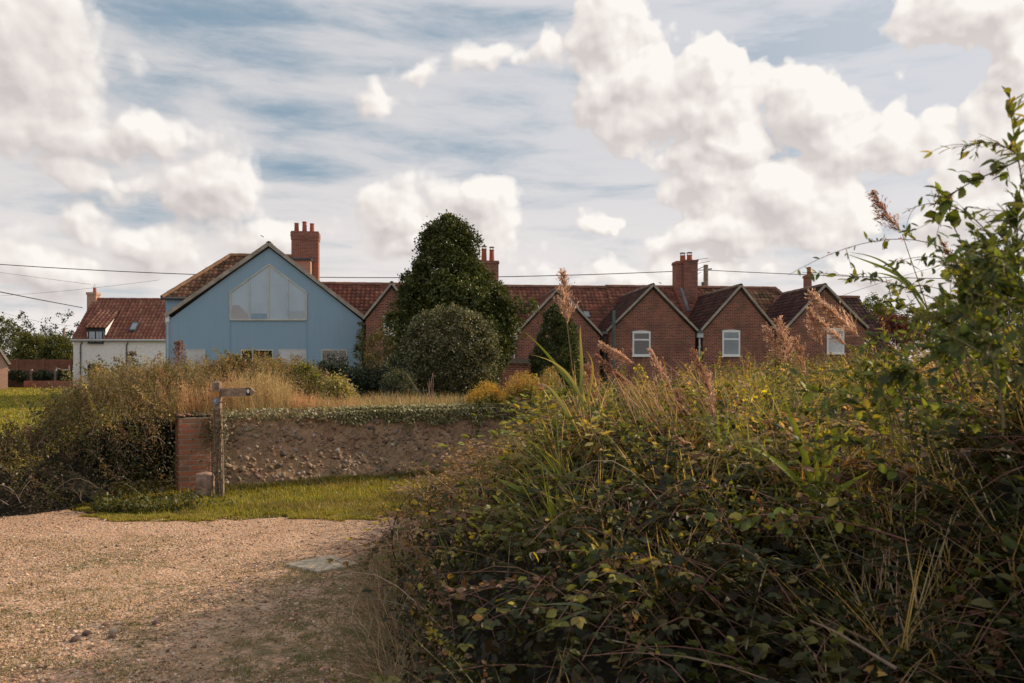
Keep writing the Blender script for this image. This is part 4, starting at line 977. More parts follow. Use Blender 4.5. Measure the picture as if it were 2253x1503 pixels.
# ------------------------------------------------------------------ white cottage on the left
def white_cottage():
    f = Fr(160, 60, 3)
    h = tag(empty('white_cottage', f.base, f.a), 'white roughcast cottage with red pantile roof and dormer', 'house')
    x0, ze = f(161, 745); x1, _ = f(372, 745); D = 3.4; _, zr = f(190, 660, D); sl = (zr - ze) / D; Ls = math.hypot(D, zr - ze); cv, sv = D / Ls, (zr - ze) / Ls
    bm = NB(); y1 = 2 * D
    a = [bm.verts.new(p) for p in ((x0, 0, 0), (x0, y1, 0), (x0, y1, ze - .05), (x0, D, zr - .1), (x0, 0, ze - .05))]; b = [bm.verts.new((x1, v.co.y, v.co.z)) for v in a]
    bm.faces.new(a); bm.faces.new(b[::-1])
    for i in range(5): bm.faces.new((a[i], b[i], b[(i + 1) % 5], a[(i + 1) % 5]))
    fin('wall', bm, M['white_render'], h)
    g = G()
    tiles(g, (x0 - .1, -.15, ze - .1), (1, 0, 0), (0, cv, sv), x1 - x0 + .1, Ls + .15, TBRIGHT, pw=.29, ph=.36, amp=.065); slope_slab(g, (x0 - .1, -.13, ze - .12), (1, 0, 0), (0, cv, sv), x1 - x0, Ls + .1)
    slope_slab(g, (x1, y1 + .15, ze - .12), (-1, 0, 0), (0, -cv, sv), x1 - x0, Ls + .1, col=(.2, .06, .04))
    ridge(g, (x0 - .1, D, zr + .05), (x1, D, zr + .05), .13, (.24, .10, .07)); g.build('roof', M['tile'], h)
    bm = NB(); rod(bm, (x0 - .1, -.22, ze - .13), (x1, -.22, ze - .13), .07); fin('gutter', bm, M['pale_pipe'], h)
    # chimney
    dc = D - .3; c0, ct = f(191, 643, dc); c1_, _ = f(211, 643, dc)
    bm = NB(); box(bm, c0, c1_, dc, dc + .7, zr - .9, ct - .2); box(bm, c0 - .05, c1_ + .05, dc - .05, dc + .75, ct - .2, ct); c = fin('chimney', bm, M['brick_pink'], h)
    x, z = f(204.5, 632, dc); pot(c, x, dc + .3, ct, z - ct, .13); bm = NB(); rod(bm, (x - .1, dc + .3, z), (x, dc + .3, z + .28), .015, 5); rod(bm, (x + .1, dc + .3, z), (x, dc + .3, z + .28), .015, 5); fin('cowl', bm, M['cream'], c)
    # dormer with catslide roof
    a0, _ = f(190, 722); a1, zt = f(231, 721); _, zb = f(200, 755)
    dt = .1; s2 = .60
    dd = (zt - ze + .1 - .0) / (sl - s2); zz = zt + s2 * dd
    bm = NB(); v = [bm.verts.new(p) for p in ((a0, dt, ze - .05), (a0, dt, zt), (a0, dd, zt + s2 * (dd - dt)), (a1, dt, ze - .05), (a1, dt, zt), (a1, dd, zt + s2 * (dd - dt)))]
    bm.faces.new((v[0], v[2], v[1])); bm.faces.new((v[3], v[4], v[5])); bm.faces.new((v[1], v[2], v[5], v[4])); bm.faces.new((v[0], v[1], v[4], v[3])); bm.faces.new((v[0], v[3], v[5], v[2]))
    d = fin('dormer', bm, M['white_render'], h)
    g = G(); L3 = math.hypot(dd, s2 * dd); tiles(g, (a0 - .1, dt - .2, zt - .02), (1, 0, 0), (0, dd / L3, s2 * dd / L3), a1 - a0 + .2, L3 + .1, TBRIGHT, pw=.29, ph=.36, amp=.065); slope_slab(g, (a0 - .08, dt - .18, zt - .02), (1, 0, 0), (0, dd / L3, s2 * dd / L3), a1 - a0 + .16, L3 + .1, .06); g.build('dormer_roof', M['tile'], d)
    bm = NB(); box(bm, a0, a1 - .02, dt - .06, dt - .005, zt - .32, zt - .03); fin('fascia', bm, M['dark_frame'], d)
    b0, z1 = f(194, 727, -.1); b1, z0 = f(227, 755, -.1); m_ = (b0 + b1) / 2; q = (b1 - b0)
    w = window(h, b0, b1, z0, z1, -.12, M['dark_frame'], M['glass_blue'], (m_,), (), .09, True, .2)
    bm = NB()
    for u in (.27, .73): box(bm, b0 + q * u - .015, b0 + q * u + .015, -.13, -.107, z0 + .05, z1 - .05)
    for u in (.34, .62): box(bm, b0 + .05, b1 - .05, -.127, -.11, z0 + (z1 - z0) * u, z0 + (z1 - z0) * u + .03)
    fin('glazing_bar', bm, M['dark_frame'], w)
    # skylight
    s0, _ = f(288, 731, .9); s1, _ = f(303, 731, .9); nrm = Vector((0, -sv, cv)); a = Vector(((s0 + s1) / 2, .55, ze + sl * .55)) + nrm * .1; b = a + Vector((0, cv, sv)) * 1.05
    bm = NB(); bar(bm, a, b, s1 - s0, .1, up=nrm); k_ = fin('skylight', bm, M['dark_frame'], h); bm = NB(); bar(bm, a + (b - a) * .12 + nrm * .055, a + (b - a) * .88 + nrm * .055, (s1 - s0) * .78, .01, up=nrm); fin('pane', bm, M['glass_mid'], k_)
    for px in (178, 279): x, _ = f(px, 760); pipe(h, x, -.06, .5, ze - .5, .045, M['gutter'], .12)
    w0, z1 = f(193, 800); w1, _ = f(222, 800); bm = NB()
    prism(bm, [(w0, z1 - 1.3), (w1, z1 - 1.3), (w1, z1 - .12), (w1 - .25, z1), (w0 + .25, z1), (w0, z1 - .12)], -.03, .01); w = fin('arched_window', bm, M['dark_frame'], h)
    bm = NB(); box(bm, w0 + .08, w1 - .08, -.045, -.032, z1 - 1.2, z1 - .15); fin('pane', bm, M['glass_dark'], w)
white_cottage()

# ------------------------------------------------------------------ pale brick house cut by the left frame edge
def edge_house():
    a = R(38); o = P(17, 815, 52)
    h = tag(empty('pale_brick_house', (o.x, o.y, 0), a), 'sunlit pale brick house end cut by the left edge', 'house')
    bm = NB(); zt = P(18, 795, 52).z; w = 7.0; sl = 1.75
    prism(bm, [(-w, 0), (0, 0), (0, zt), (-w / 2, zt + sl * w / 2), (-w, zt)], 0, .01 + 5)
    fin('wall', bm, M['brick_pink'], h)
    g = G(); L = math.hypot(w / 2 + .15, sl * (w / 2 + .15)); c = (w / 2 + .15) / L; s = sl * c
    tiles(g, (.15, -.1, zt - sl * .15), (0, 1, 0), (-c, 0, s), 5.2, L, TBROWN); slope_slab(g, (.15, -.1, zt - sl * .15), (0, 1, 0), (-c, 0, s), 5.2, L)
    slope_slab(g, (-w - .15, 5.1, zt - sl * .15), (0, -1, 0), (c, 0, s), 5.2, L, col=(.15, .08, .05))
    g.build('roof', M['tile'], h)
    bm = NB(); bar(bm, (.12, -.1, zt - sl * .12), (-w / 2, -.1, zt + sl * w / 2 + .03), .08, .14); fin('verge_board', bm, M['verge'], h)
edge_house()

# ------------------------------------------------------------------ fences, planter wall, round shrubs
def panel_fence(name, px0, px1, py0, py1, Y, posts, mat, pmat, label, slats):
    o = P(px0, py1, Y); h = tag(empty(name, (o.x, Y, 0)), label, 'fence')
    z1 = P(0, py0, Y).z; z0 = ground_z(0, Y) - .1; s = Y / FP
    pp = [px0] + list(posts) + [px1]
    for a, b in zip(pp[:-1], pp[1:]):
        bm = NB(); x0 = (a - px0) * s + .05; x1 = (b - px0) * s - .05; n = slats; hh = (z1 - z0) / n
        for q in range(n): box(bm, x0, x1, -.012 + .012 * (q % 2), .02, z0 + q * hh + .006, z0 + (q + 1) * hh - .004)
        box(bm, x0, x1, .0215, .04, z0, z1 - .01)
        fin('panel', bm, mat, h)
    for p in posts:
        bm = NB(); x = (p - px0) * s; box(bm, x - .07, x + .07, -.06, .08, z0, z1 + .08); fin('post', bm, pmat, h, bevel=.01)
panel_fence('timber_fence', 17, 160, 791, 815, 61.5, (38, 97, 155), M['fence_brown'], M['fence_brown'], 'tall brown boarded garden fence beside the white cottage', 17)
panel_fence('low_fence', -60, 156, 815, 850, 56, (-35, 17, 69, 122), M['fence_grey'], M['concrete'], 'low grey boarded fence with concrete posts behind the lawn', 6)
bm = NB(); a = P(52, 851, 54.5); b = P(162, 838, 54.5); box(bm, a.x, b.x, 54.5, 54.8, .3, b.z); o = fin('planter_wall', bm, M['brick_red']); tag(o, 'low red brick retaining wall at the edge of the lawn', 'wall')
# garden chair backs by the fence
ga = P(124, 813, 58.5); gc = tag(empty('garden_bench', (ga.x, 58.5, ga.z - .75)), 'pale wooden garden bench showing above the low fence', 'bench'); s = 58.5 / FP
bm = NB(); bar(bm, (0, 0, .86), (.6, 0, .70), .05, .05); bar(bm, (.0, 0, .0), (0, 0, .9), .05, .05, up=(0, 1, 0)); bar(bm, (.6, 0, .72), (.95, 0, .74), .05, .08); fin('backrest', bm, M['cream'], gc)
bm = NB(); box(bm, 0, 1.0, -.45, 0, .40, .45); fin('seat', bm, M['cream'], gc)
for x in (.03, .97):
    bm = NB(); box(bm, x - .03, x + .03, -.42, -.36, 0, .62 if x < .5 else .4); fin('leg', bm, M['cream'], gc)
bm = NB(); box(bm, .92, .98, -.04, .04, 0, 1.05); box(bm, .80, .98, -.45, -.02, .62, .66); fin('armrest', bm, M['cream'], gc)

# ------------------------------------------------------------------ crowns
def crown(g, prof, Y, n, clump, leaf, pal, w=None, per=40, tmpl=QUADF, xs=1.0, inner=.25, droop=.1, lump=.22, depth=.9, flat=.6, spread=.75, lobe=.30):
    """prof rows (py, pxl, pxr): silhouette at distance Y; crown grown as many rounded lobes of leaf clumps"""
    prof = np.array(prof, float); py = prof[:, 0]; z = CH - (py - HOR) / FP * Y; xc = ((prof[:, 1] + prof[:, 2]) / 2 - 1126.5) / FP * Y; r = (prof[:, 2] - prof[:, 1]) / 2 / FP * Y
    o = np.argsort(z); z, xc, r = z[o], xc[o], r[o]; rm = r.max()
    nl = int(34 + 90 * (.3 / lobe) ** 2 * .8); zl = rng.uniform(z[0], z[-1], nl * 4); rl_ = np.interp(zl, z, r); keep = rng.random(nl * 4) < (rl_ / rm + .12); zl = zl[keep][:nl]; nl = len(zl)
    rr = np.interp(zl, z, r); cx = np.interp(zl, z, xc); a = rng.uniform(0, 2 * math.pi, nl); R_ = np.minimum(lobe * rm * rng.uniform(.6, 1.25, nl), rr * .8 + .04)
    rad = np.maximum(rr * (1 + lump * rng.normal(0, .35, nl)) - R_ * .98, 0); C = np.stack([cx + rad * np.cos(a), Y + rad * np.sin(a) * depth, zl - .15 * R_], 1)
    k_ = rng.choice(nl, n, p=R_ ** 2 / np.sum(R_ ** 2)); dv = unit(rng.normal(0, 1, (n, 3)) + np.stack([np.cos(a[k_]) * .7, np.sin(a[k_]) * .7, np.full(n, .45)], 1))
    q = np.where(rng.random(n) < inner, rng.random(n) * .7, 1 - .12 * rng.random(n))[:, None]
    ctr = C[k_] + dv * R_[k_][:, None] * q * np.array([1, 1, .85])
    ns = int(n * .42); zs = rng.uniform(z[0], z[-1], ns * 4); zs = zs[rng.random(ns * 4) < np.interp(zs, z, r) / rm + .05][:ns]; ns = len(zs); as_ = rng.uniform(0, 2 * math.pi, ns); rs = np.interp(zs, z, r) * (.78 + .24 * fbm(as_ * 2.2, zs * 3.0 / rm, 1.0, 19)) - clump * .2
    ctr[:ns] = np.stack([np.interp(zs, z, xc) + rs * np.cos(as_), Y + rs * np.sin(as_) * depth, zs], 1); dv[:ns] = unit(np.stack([np.cos(as_), np.sin(as_), np.full(ns, .4)], 1))
    ne = max(6, int(n * .035)); ze = rng.uniform(z[0], z[-1], ne); ae = rng.uniform(0, 2 * math.pi, ne); re_ = np.interp(ze, z, r) * (1.0 + .10 * rng.random(ne)); sl_ = slice(ns, ns + ne)
    ctr[sl_] = np.stack([np.interp(ze, z, xc) + re_ * np.cos(ae), Y + re_ * np.sin(ae) * depth, ze + .03 * rm], 1); dv[sl_] = unit(np.stack([np.cos(ae), np.sin(ae), np.full(ne, .8)], 1))
    P_ = np.repeat(ctr, per, 0) + rng.normal(0, clump * .46, (n * per, 3)) * (.6 + .9 * rng.random((n, 1)) ** 2).repeat(per, 0); O_ = np.repeat(dv, per, 0)
    tl = (.72 + .5 * rng.random(nl))[k_]; tint = np.repeat((tl * (.85 + .3 * rng.random(n)))[:, None], per, 0)
    leaves(g, P_, O_, rng.uniform(.7, 1.3, n * per) * leaf, pick(pal, n * per, .2, w) * tint, tmpl, droop=droop, spread=spread, flat=flat)
def trunk(root, x, y, z0, z1, r, limbs=7, col=(.10, .08, .06), spread=.8):
    g = G(); g.tube([np.array([x + .05 * math.sin(q * 5), y + .04 * math.cos(q * 4), z0 + (z1 - z0) * q]) for q in np.linspace(0, 1, 9)], r, r * .25, col, 8)
    for i in range(limbs):
        q = rng.uniform(.2, .8); a = rng.uniform(0, 6.28); L = (z1 - z0) * (.5 - .3 * q) * spread; p0 = np.array([x, y, z0 + (z1 - z0) * q])
        g.tube([p0 + np.array([math.cos(a) * L * t, math.sin(a) * L * t, L * .7 * t ** 1.4]) for t in np.linspace(0, 1, 5)], r * .4 * (1 - q * .5), r * .08, col, 5)
    g.build('trunk', M['bark'], root, True)
def plant(name, label, cat, prof, Y, n, clump, leaf, pal, w=None, tr=None, group=None, mat='leaf', zb=None, **kw):
    cx = ((prof[-1][1] + prof[-1][2]) / 2 - 1126.5) / FP * Y
    root = tag(empty(name, (cx, Y, 0)), label, cat, group)
    g = G(); crown(g, prof, Y, n, clump, leaf, pal, w, **kw); g.v = [v - np.array([[cx, Y, 0]]) for v in g.v]
    g.build('crown', M[mat], root)
    if tr is None: tr = .07
    zt = CH - (prof[0][0] - HOR) / FP * Y
    trunk(root, 0, 0, -.1 + (zb or 0), zt - .12 * abs(zt), tr)
    return root
DG = [(.07, .085, .022), (.095, .11, .03), (.13, .145, .038), (.045, .056, .016), (.19, .18, .055)]
plant('evergreen_tree', 'tall dark evergreen tree standing before the terrace roof', 'tree',
      [(490, 968, 1004), (502, 944, 1030), (530, 930, 1040), (572, 927, 1050), (582, 904, 1054), (600, 903, 1060), (622, 900, 1072), (632, 894, 1100), (640, 882, 1104), (656, 878, 1128), (700, 868, 1140), (745, 868, 1138), (780, 880, 1115), (830, 890, 1090), (868, 930, 1060)],
      25, 3600, .17, .085, DG, [3, 3, 2, 2, .5], .16, per=34, mat='gloss_leaf', lump=.38, inner=.18, lobe=.23)
plant('round_shrub', 'large rounded small-leaved shrub in front of the tall evergreen', 'shrub',
      [(686, 960, 1010), (695, 930, 1045), (715, 908, 1072), (745, 895, 1090), (775, 888, 1096), (805, 887, 1090), (835, 895, 1075), (860, 905, 1058), (885, 930, 1040)],
      19.5, 1700, .13, .055, [(.095, .10, .045), (.15, .15, .075), (.065, .072, .032), (.30, .28, .18), (.17, .145, .05)], None, .09, per=34, mat='gloss_leaf', lump=.05, inner=.12, lobe=.20)
plant('pointed_shrub', 'small pointed green shrub below the tall reed plume', 'shrub',
      [(672, 1216, 1228), (695, 1200, 1244), (725, 1190, 1266), (765, 1178, 1270), (800, 1168, 1280), (835, 1165, 1282), (870, 1170, 1275)],
      27, 900, .14, .07, [(.06, .08, .03), (.10, .12, .045), (.035, .05, .02), (.16, .17, .07)], None, .07, per=34, mat='gloss_leaf', lump=.2, spread=.4, droop=-.9)
plant('dark_hedge', 'low dark evergreen hedge under the blue house windows', 'hedge',
      [(808, 690, 890), (820, 682, 900), (850, 680, 905), (880, 684, 905), (905, 690, 900)], 17.5, 900, .14, .05, [(.018, .028, .014), (.03, .042, .018), (.045, .055, .03)], None, .05, per=30, mat='gloss_leaf', lump=.12, depth=.35)
plant('wispy_shrub', 'grey-green wispy shrub at the foot of the rounded shrub', 'shrub',
      [(818, 855, 890), (840, 842, 905), (870, 838, 915), (900, 850, 915)], 16.3, 240, .10, .05, [(.07, .085, .06), (.05, .06, .04), (.11, .11, .08)], None, .03, per=30, tmpl=SPIKY, lump=.3)
plant('climbing_shrub', 'light brown-green shrub climbing the brick gable by the blue house', 'shrub',
      [(692, 852, 868), (715, 838, 880), (745, 815, 890), (775, 800, 890), (805, 800, 895), (850, 800, 895)], 30, 260, .20, .075, [(.12, .11, .05), (.08, .09, .035), (.17, .14, .08)], None, .06, per=26, lump=.35, inner=.3)
plant('wall_creeper', 'yellow-green creeper on the right corner of the blue house', 'creeper',
      [(712, 791, 799), (735, 786, 802), (765, 783, 802), (800, 781, 804), (840, 781, 804)], 36.6, 90, .13, .075, [(.17, .18, .06), (.10, .11, .04), (.24, .2, .1)], None, .02, per=26, lump=.3)
# left background trees
BT = [(.075, .09, .025), (.11, .12, .035), (.15, .145, .05), (.05, .06, .02)]
for i, (prof, Y, n, lab) in enumerate([
    ([(702, 0, 18), (725, -40, 40), (750, -70, 58), (790, -90, 75), (830, -80, 75)], 80, 420, 'tallest green tree behind the brown fence at far left'),
    ([(735, 62, 78), (750, 48, 98), (775, 40, 108), (810, 38, 112)], 78, 300, 'dark green rounded tree in the middle behind the brown fence'),
    ([(742, 112, 130), (752, 100, 150), (775, 92, 165), (810, 90, 172)], 76, 300, 'olive tree behind the brown fence next to the white cottage')]):
    plant('background_tree', lab, 'tree', prof, Y, n, .38, .17, BT, None, .14, 'trees behind the brown fence', per=36, lump=.35)
g = G(); crown(g, [(736, -60, 230), (748, -120, 260), (775, -160, 280), (800, -160, 280)], 190, 700, 1.1, .5, [(.03, .045, .025), (.045, .06, .03)], per=26, lump=.3, depth=.2, droop=0)
tag(g.build('distant_wood', M['leaf']), 'far dark wood on the skyline behind the small pole', 'wood', kind='stuff')
# right background
plant('background_tree', 'feathery green tree beyond the end gable on the right', 'tree', [(655, 1912, 1928), (675, 1895, 1950), (700, 1888, 1965), (740, 1885, 1970)], 62, 300, .3, .13, [(.07, .09, .035), (.10, .115, .045)], None, .12, per=28, lump=.45, inner=.35)
plant('purple_shrub', 'dark red-leaved shrub beyond the end gable', 'shrub', [(688, 1925, 1960), (705, 1895, 1995), (730, 1885, 2005), (770, 1885, 2005)], 45, 420, .22, .10, [(.10, .035, .035), (.15, .055, .05), (.07, .03, .03)], None, .08, per=28, lump=.25)
plant('background_tree', 'dark tree seen through the leaves at the right edge', 'tree', [(620, 2150, 2200), (645, 2125, 2250), (690, 2100, 2290), (760, 2090, 2300)], 55, 420, .4, .16, [(.03, .045, .022), (.05, .065, .03)], None, .15, per=30, lump=.35)
plant('distant_hedge', 'dark clipped hedge mass right of the red-leaved shrub', 'hedge', [(690, 1990, 2100), (710, 1975, 2180), (760, 1970, 2230)], 60, 420, .35, .14, [(.035, .035, .03), (.05, .05, .035)], None, .08, per=26, lump=.15)
# round clipped shrubs by the low fence
for i, (cx, wd, lab) in enumerate([(39, 17, 'left clipped round shrub along the low fence'), (93, 19, 'middle clipped round shrub along the low fence'), (141, 14, 'right clipped round shrub along the low fence near the cottage')]):
    plant('clipped_shrub', lab, 'shrub', [(816, cx - 8, cx + 8), (820, cx - wd * .8, cx + wd * .8), (827, cx - wd, cx + wd), (834, cx - wd * .8, cx + wd * .8), (838, cx - wd * .5, cx + wd * .5)], 55.6, 110, .10, .08, [(.02, .032, .015), (.03, .045, .02)], None, .03, 'clipped shrubs along the low fence', per=26, lump=.05, mat='gloss_leaf')

# ------------------------------------------------------------------ poles, wires, birds
def pole(name, px, ptop, Y, r, label, cat='utility pole'):
    p = P(px, ptop, Y); h = tag(empty(name, (p.x, Y, 0)), label, cat)
    bm = NB(); cyl(bm, (0, 0), r * 1.2, -.2, p.z, 10, r); fin('pole', bm, M['wood_grey'], h); return h, p
h, p = pole('utility_pole', 1553, 583, 60, .18, 'wooden utility pole rising behind the terrace right of the tall stack')
bm = NB(); s = 60 / FP
rod(bm, (-.18, -.1, p.z - .5), (.12, -.1, p.z - .5), .05, 6); rod(bm, (-.6, 0, p.z - .33), (-.15, 0, p.z - .12), .03, 5); rod(bm, (.1, 0, p.z - .33), (.45, 0, p.z - .30), .05, 5); box(bm, -.32, -.12, -.1, .1, p.z - 2.2, p.z - 1.3)
fin('fitting', bm, M['gutter'], h)
h, p = pole('utility_pole', 141, 722, 150, .22, 'small far utility pole on the skyline left of the white cottage')
bm = NB(); rod(bm, (-.6, 0, p.z - .3), (.7, 0, p.z - .1), .06, 5); rod(bm, (.0, 0, p.z - .0), (.5, 0, p.z + .45), .05, 5); fin('crossarm', bm, M['gutter'], h)
h, p = pole('utility_pole', 2203, 550, 45, .10, 'dark pole behind the leaves at the right edge')
def cable(name, pts, Y, r, label, group=None):
    """smooth sagging cable through pixel points"""
    q = []
    Ys = Y if isinstance(Y, (list, tuple)) else [Y] * len(pts)
    pxs = np.array([a for a, b in pts]); pys = np.array([b for a, b in pts])
    xs_ = np.linspace(pxs[0], pxs[-1], 40)
    from_ = np.polyfit(pxs, pys, min(2, len(pts) - 1)); yy_ = np.polyval(from_, xs_); YY = np.interp(xs_, pxs, Ys)
    q = [np.array(P(a, b, c)) for a, b, c in zip(xs_, yy_, YY)]
    g = G(); g.tube(q, r, r, (.02, .02, .02), 5); o = g.build(name, M['wire']); tag(o, label, 'cable', group); return o
cable('overhead_cable', [(-40, 579), (200, 594), (425, 604), (700, 610), (900, 611)], 50, .026, 'thick overhead cable from the left edge behind the blue gable')
cable('overhead_cable', [(900, 611.5), (1120, 609), (1300, 604), (1552, 594)], [50, 52, 55, 60], .028, 'overhead cable from the evergreen to the pole by the stack')
cable('overhead_cable', [(1552, 594), (1740, 604), (2000, 611), (2300, 616)], [60, 58, 55, 50], .026, 'overhead cable leaving the pole towards the right edge')
cable('overhead_cable', [(-40, 634), (90, 660), (181, 677)], [40, 50, 60], .028, 'cable sagging from the left edge to the white cottage roof')
cable('thin_cable', [(-40, 594), (100, 613), (200, 626)], 63, .011, 'faint thin cable upper left of the white cottage chimney')
cable('thin_cable', [(0, 651), (120, 642), (350, 616)], 70, .011, 'faint thin cable rising right behind the white cottage chimney')
cable('thin_cable', [(-20, 680), (60, 702), (155, 717)], 90, .014, 'faint thin cable above the trees at far left')
cable('thin_cable', [(1840, 655), (2050, 590), (2200, 555)], 45, .010, 'faint thin cable rising from the end gable to the right pole')
for (px, py, Y, s_, lab) in ((577, 520, 60, .16, 'tiny dark bird in flight above the blue gable'), (1453, 623, 60, .14, 'tiny dark bird in flight over the terrace roof')):
    c = P(px, py, Y); bm = NB()
    prof = [(-1, .0), (-.5, .28), (0, .05), (.5, .28), (1, 0), (.5, .1), (0, -.12), (-.5, .1)]
    a = [bm.verts.new((x * s_, -.04 * s_ + abs(x) * .15 * s_, z * s_)) for x, z in prof]; b = [bm.verts.new((x * s_, .18 * s_, z * s_ - .02)) for x, z in prof]
    bm.faces.new(a); bm.faces.new(b[::-1])
    for i in range(8): bm.faces.new((a[i], b[i], b[(i + 1) % 8], a[(i + 1) % 8]))
    for (y0, y1, r0, r1) in ((-.45, -.1, .04, .13), (-.1, .4, .13, .10), (.4, .8, .10, .03)):
        n_ = 6; A = [bm.verts.new((math.cos(q) * r0 * s_, y0 * s_, math.sin(q) * r0 * s_)) for q in np.arange(n_) * 2 * math.pi / n_]; B = [bm.verts.new((math.cos(q) * r1 * s_, y1 * s_, math.sin(q) * r1 * s_)) for q in np.arange(n_) * 2 * math.pi / n_]
        for i in range(n_): bm.faces.new((A[i], A[(i + 1) % n_], B[(i + 1) % n_], B[i]))
    o = fin('bird', bm, M['wire']); o.location = c; o.rotation_euler = (.2, .5, .6); tag(o, lab, 'bird')

exec_veg = True
# ================================================================== VEGETATION IN THE NEAR GARDEN
TAN = [(.50, .37, .19), (.44, .31, .15), (.58, .45, .25), (.34, .24, .11)]
OR = [(.52, .31, .16), (.46, .27, .14), (.56, .38, .22)]
def stalks(g, base, h, r, cols, lean=(0, 0), jit=.12, head=0.35, seeds=14, ssz=.02, scols=None, width=.35):
    """many thin upright stems with a seed head each, vectorised"""
    n = len(base); d = np.stack([lean[0] + rng.normal(0, jit, n), lean[1] + rng.normal(0, jit, n), np.ones(n)], 1); d = unit(d)
    up = unit(rng.normal(0, 1, (n, 3)) * np.array([1, 1, .1])); X, Y, Z = frames(d, up)
    c = pick(cols, n, .15)
    b = rng.uniform(-.25, .25, n)
    g.inst(BLADE[0], BLADE[1], base, X, Y, Z, np.stack([np.full(n, r * 2), h, h], 1), c, bend=b)
    if seeds:
        t = 1 - head * rng.random((n, seeds)) ** 1.0
        hh = h[:, None] * t
        p = base[:, None] + Y[:, None] * hh[..., None] - Z[:, None] * (b[:, None] * hh ** 2 / h[:, None])[..., None] 
        p = p + rng.normal(0, 1, p.shape) * (ssz * width * 2) * (1.1 - t + .25)[..., None] * 2.0
        p = p.reshape(-1, 3); O = np.repeat(Y, seeds, 0)
        leaves(g, p, O, rng.uniform(.6, 1.3, len(p)) * ssz, pick(scols or cols, len(p), .18), QUADF, droop=-.3, spread=.35)

# golden grass bank over the wall
def tall_grass():
    g = G(); n = 9500
    s = rng.uniform(-.2, 5.2, n); d = rng.uniform(.15, 2.6, n); p = wpt(s, d); p[:, 2] = garden_z(p[:, 0], p[:, 1])
    px = p[:, 0] / p[:, 1] * FP + 1126.5
    top = np.interp(px, [380, 430, 470, 520, 600, 640, 700, 760, 800, 830], [818, 830, 826, 806, 808, 840, 862, 870, 884, 908]) + rng.normal(0, 9, n) + 18 * rng.random(n) + 22 * (vnoise(px, px * 0, .03, 3) - .5)
    h = (CH - (top - HOR) / FP * p[:, 1]) - p[:, 2]; dens = np.interp(px, [380, 400, 480, 520, 640, 700, 800, 830], [.3, .6, .5, 1, 1, .75, .5, 0]); k_ = (h > .1) & (rng.random(n) < dens); p, h, px = p[k_], h[k_], px[k_]
    pk = (vnoise(px, d[k_] * 30, .02, 8) > .55) | ((px > 395) & (px < 455))
    stalks(g, p[~pk], h[~pk] * rng.uniform(.6, 1, (~pk).sum()), .0032, TAN + [(.26, .24, .09)], (-.05, 0), .10, .4, 14, .017)
    stalks(g, p[pk], h[pk] * rng.uniform(.6, 1, pk.sum()), .0032, OR, (-.05, 0), .10, .5, 14, .017, OR)
    n = 16000; s = rng.uniform(0, 5.4, n); d = rng.uniform(.1, 2.4, n); p = wpt(s, d); p[:, 2] = garden_z(p[:, 0], p[:, 1]) - .02
    blades(g, p, rng.uniform(.15, .5, n), .008, pick(TAN + [(.16, .17, .05), (.12, .13, .04)], n, .2), .5, .8)
    tag(g.build('dry_grass', M['dry']), 'tall golden dry grass growing on the bank above the flint wall', 'grass', kind='stuff')
tall_grass()
# green shrubby bits behind the grass and pale bushy seed plants
for i, (prof, Y, n, pal, lab) in enumerate([
    ([(808, 470, 500), (818, 440, 520), (830, 420, 540), (850, 420, 540), (900, 430, 530)], 15.2, 260, [(.16, .19, .06), (.10, .13, .04), (.26, .24, .11)], 'bright green bush behind the left part of the dry grass'),
    ([(808, 655, 672), (822, 640, 695), (845, 635, 705), (880, 640, 705)], 14.9, 150, [(.13, .17, .04), (.20, .20, .07), (.09, .11, .03)], 'small green bush at the right end of the golden grass'),
    ([(835, 735, 752), (850, 722, 765), (875, 720, 775), (903, 722, 775)], 14.4, 130, [(.34, .31, .14), (.26, .25, .11), (.42, .36, .18)], 'pale yellowish seed plant above the middle of the flint wall'),
    ([(790, 508, 520), (806, 502, 545), (815, 500, 545), (840, 500, 540)], 14.6, 120, [(.09, .08, .04), (.15, .12, .06)], 'dark brownish bush just right of the bright green bush')]):
    plant('wild_bush', lab, 'bush', prof, Y, n, .12, .045, pal, None, .02, 'wild bushes above the flint wall', per=30, lump=.4, zb=.9, tmpl=QUADF)

